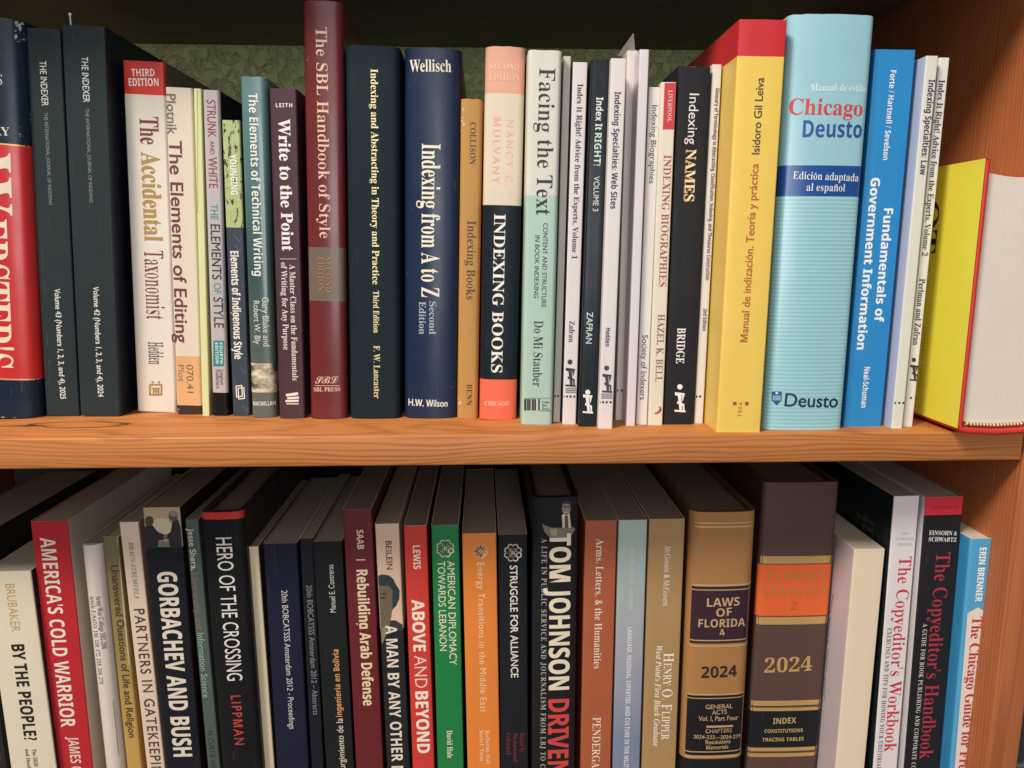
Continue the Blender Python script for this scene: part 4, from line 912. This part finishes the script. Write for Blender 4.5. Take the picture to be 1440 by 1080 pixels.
b.text('title', 'H', 'ser', '#f1e8da', (940.5, 918), (940.2, 931), 13).text('title', 'ENRY', 'ser', '#f1e8da', (939, 932), (938, 964), 10).text('title', 'O. F', 'ser', '#f1e8da', (938.6, 969), (937.4, 999), 13).text('title', 'LIPPER', 'ser', '#f1e8da', (936.4, 1000), (935.2, 1040), 10)
b.text('subtitle', "West Point's First Black Graduate", 'serbi', '#efe6d6', (927.5, 908), (922, 1049), 7.5)

# two law volumes
tn = cover('#a87848', 0.5, 0.1, cloth=True); tk = cover('#1f2023', 0.45, 0.1)
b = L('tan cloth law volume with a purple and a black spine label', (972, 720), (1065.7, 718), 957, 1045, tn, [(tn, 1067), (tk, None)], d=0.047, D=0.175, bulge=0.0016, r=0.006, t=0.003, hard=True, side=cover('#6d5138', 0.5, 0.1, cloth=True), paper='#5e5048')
gl2 = gold('#d8b078')
def rule(y, wd=2.0, u0=0.06, u1=0.99): b.strip('gilt_rule', y-wd/2, y+wd/2, gl2, u0, u1, 0.00025)
rule(735.5); rule(741, 2.6)
b.strip('label', 824, 905, cover('#3a2732', 0.45, 0.05), 0.06, 0.97); rule(823, 3); rule(829.5, 1.4); rule(900.5, 1.6); rule(908.5, 3)
b.strip('label', 978, 1062, tk, 0.06, 0.98); rule(976.5, 2.4); rule(981.8, 1.3); rule(1057, 1.5); rule(1064, 3.4)
lg = gold('#d9b487')
for st_, x0, x1, y, h in (('LAWS', 994, 1040, 846, 12.5), ('OF', 1007, 1029, 860.5, 12), ('FLORIDA', 982, 1047.5, 875, 12), ('4', 1011.5, 1018.5, 889, 10)): b.text('title', st_, 'sanb', lg, (x0, y+1), (x1, y-1), h, eps=0.0003)
b.text('year', '2024', 'sanb', '#241c1a', (986, 945), (1036, 942.5), 17, eps=0.0003)
for st_, x0, x1, y, h in (('GENERAL', 992, 1030, 993, 6.5), ('ACTS', 1001, 1022, 1001, 6.5), ('Vol. I, Part Four', 982, 1038, 1009, 7), ('CHAPTERS', 992, 1029, 1027, 6), ('2024-232—2024-279', 975, 1041, 1034.5, 5.5), ('Resolutions', 992, 1027, 1042.5, 6), ('Memorials', 993, 1024, 1050, 6)): b.text('contents_note', st_, 'sanm', lg, (x0, y+.8), (x1, y-.8), h, eps=0.0003)
b.pic('rule', [([(992, 1017.6), (1029, 1016.4), (1029, 1019), (992, 1020.4)], lg)], 0.0022)
br_, ok_ = cover('#57403a', 0.5, 0.08, cloth=True), cover('#de6434', 0.42, 0.05)
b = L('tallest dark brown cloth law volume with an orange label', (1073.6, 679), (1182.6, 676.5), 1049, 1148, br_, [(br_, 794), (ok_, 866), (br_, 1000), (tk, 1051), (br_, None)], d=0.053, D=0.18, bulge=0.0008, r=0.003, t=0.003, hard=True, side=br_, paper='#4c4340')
def rule2(y0, y1): b.strip('gilt_rule', y0, y1, gold('#d0a868'), 0.02, 0.985, 0.0002)
rule2(782, 792.5); rule2(867.5, 878); rule2(985, 992); rule2(995, 999.5); rule2(1051, 1056); rule2(1059, 1064)
b.text('title', 'FLORIDA', 'serb', gold('#c98a48'), (1079, 810), (1160, 808.5), 12, 0.1).text('title', 'STATUTES', 'serb', gold('#c98a48'), (1073, 832), (1163, 830), 12, 0.1).text('volume_number', '2', 'serb', gold('#c07c40'), (1112, 852), (1120, 852), 12)
b.text('year', '2024', 'serb', gold('#d6b070'), (1075, 936), (1142, 933), 21).text('contents_note', 'INDEX', 'sanb', gold('#d9b878'), (1087, 1014), (1119.5, 1012.5), 9).text('contents_note', 'CONSTITUTIONS', 'sanb', gold('#d9b878'), (1075, 1028), (1129, 1026.5), 5.5).text('contents_note', 'TRACING TABLES', 'sanb', gold('#d9b878'), (1072, 1040), (1130, 1038.5), 5.5)

ch_ = cover('#e0cdb2', 0.6, 0.08)
b = L('plain cream hardcover block with a bumped corner and no lettering', (1201.5, 771), (1245, 773), 1174.5, 1216, ch_, d=0.032, D=0.15, left=cover('#cbbfc4', 0.4, 0.05), r=0.0006, paper='#d2c3ae', fray=0.0003)
lf = b.left_face()
for x0, y0, x1, y1 in ((1168, 862, 1172, 836), (1165, 905, 1168, 868), (1162, 945, 1165, 912), (1159, 985, 1161, 952)):
    lf.pic('pen_mark', [(q, '#6b6470') for q in stroke([(x0+(x1-x0)*i/7+(0.8 if i % 2 else -0.9), y0+(y1-y0)*i/7) for i in range(8)], 0.6)])
bw = cover('#1f272c', 0.4, 0.05)
b = L('white paperback with black side boards and tall red serif title', (1257.7, 697.5), (1293.5, 697.5), 1227.5, 1262, cover('#dcd3d2', 0.42, 0.05), d=0.030, D=0.155, left=bw, right=cover('#d9d2d0', 0.42, 0.05), paper='#8a8280')
lf = b.left_face()
for k, (wd, dx) in enumerate((('for editors', 0), ('at any', 8), ('stage of work', -3))):
    lf.text('blurb', wd, 'ser', '#6a7074', (1205+dx, 722+k*11+dx*0.57), (1229, 736+k*11), 5)
rdi = '#c2323c'
b.text('title', "The Copyeditor's Workbook", 'ser', rdi, (1272, 782.6), (1253, 1056.6), 16).text('subtitle', 'EXERCISES AND TIPS FOR HONING YOUR EDITORIAL SKILLS', 'ser', '#4a4448', (1251, 883), (1233.5, 1110), 5.5, 0.12)
for i, wd in enumerate(('AMY J.', 'SCHWARTZ', 'EINSOHN')): b.text('author_name', wd, 'ser', '#b9b0ae', (1267-(0, 7, 5)[i], 750+i*7.6), (1267+(12, 18, 16)[i], 750.3+i*7.6), 3.6)
bh = cover('#232427', 0.4, 0.05); rh = cover('#cf3040', 0.4, 0.05)
b = L('black paperback with a red cap band and dark red serif title', (1302, 698.5), (1355.5, 699), 1271, 1321.5, bh, [(rh, 724.5), (bh, None)], d=0.026, D=0.155, left=cover('#d5cfd3', 0.4, 0.05), right=cover('#cbc3c2', 0.4, 0.05), paper='#9a9290')
b.text('author_name', 'EINSOHN &', 'serb', '#e6dfd6', (1306.5, 749), (1345.5, 749.8), 6).text('author_name', 'SCHWARTZ', 'serb', '#e6dfd6', (1306, 758), (1345, 758.8), 6).text('edition_note', 'FOURTH EDITION', 'serb', '#a82836', (1311, 713), (1348, 713.5), 4)
b.text('title', "The Copyeditor's Handbook", 'ser', '#ad3240', (1326, 777), (1302.8, 1066.8), 18).text('subtitle', 'A GUIDE FOR BOOK PUBLISHING AND CORPORATE COMMUNICATIONS', 'ser', '#ddd5cc', (1301.5, 877), (1279, 1140), 5.5, 0.12)
cb2 = cover('#4f9fc9', 0.38, 0.1)
b = L('sky blue paperback with a white arrow panel beside the upright', (1363.5, 756), (1404.5, 758.5), 1338, 1370, cb2, d=0.017, D=0.15, left=cover('#3a93c8', 0.3, 0.15, coat=0.3), right=cover('#d8cfcb', 0.4, 0.05), paper='#d9cbb6', r=0.0015)
pw = '#e2d6c8'
b.pic('title_panel', [([(1360.5, 862), (1375, 854), (1388, 862), (1361.5, 1090), (1337, 1130), (1341.5, 1090)], pw), ([(1395.5, 760), (1403.6, 760), (1396.2, 832)], pw)])
b.text('author_name', 'ERIN BRENNER', 'sanx', '#eef0ee', (1382.5, 770), (1375.8, 846), 9).text('title', 'The Chicago Guide for Freelance', 'serb', '#b3343c', (1374, 867), (1350.5, 1130), 13, eps=0.0003)

run_text()
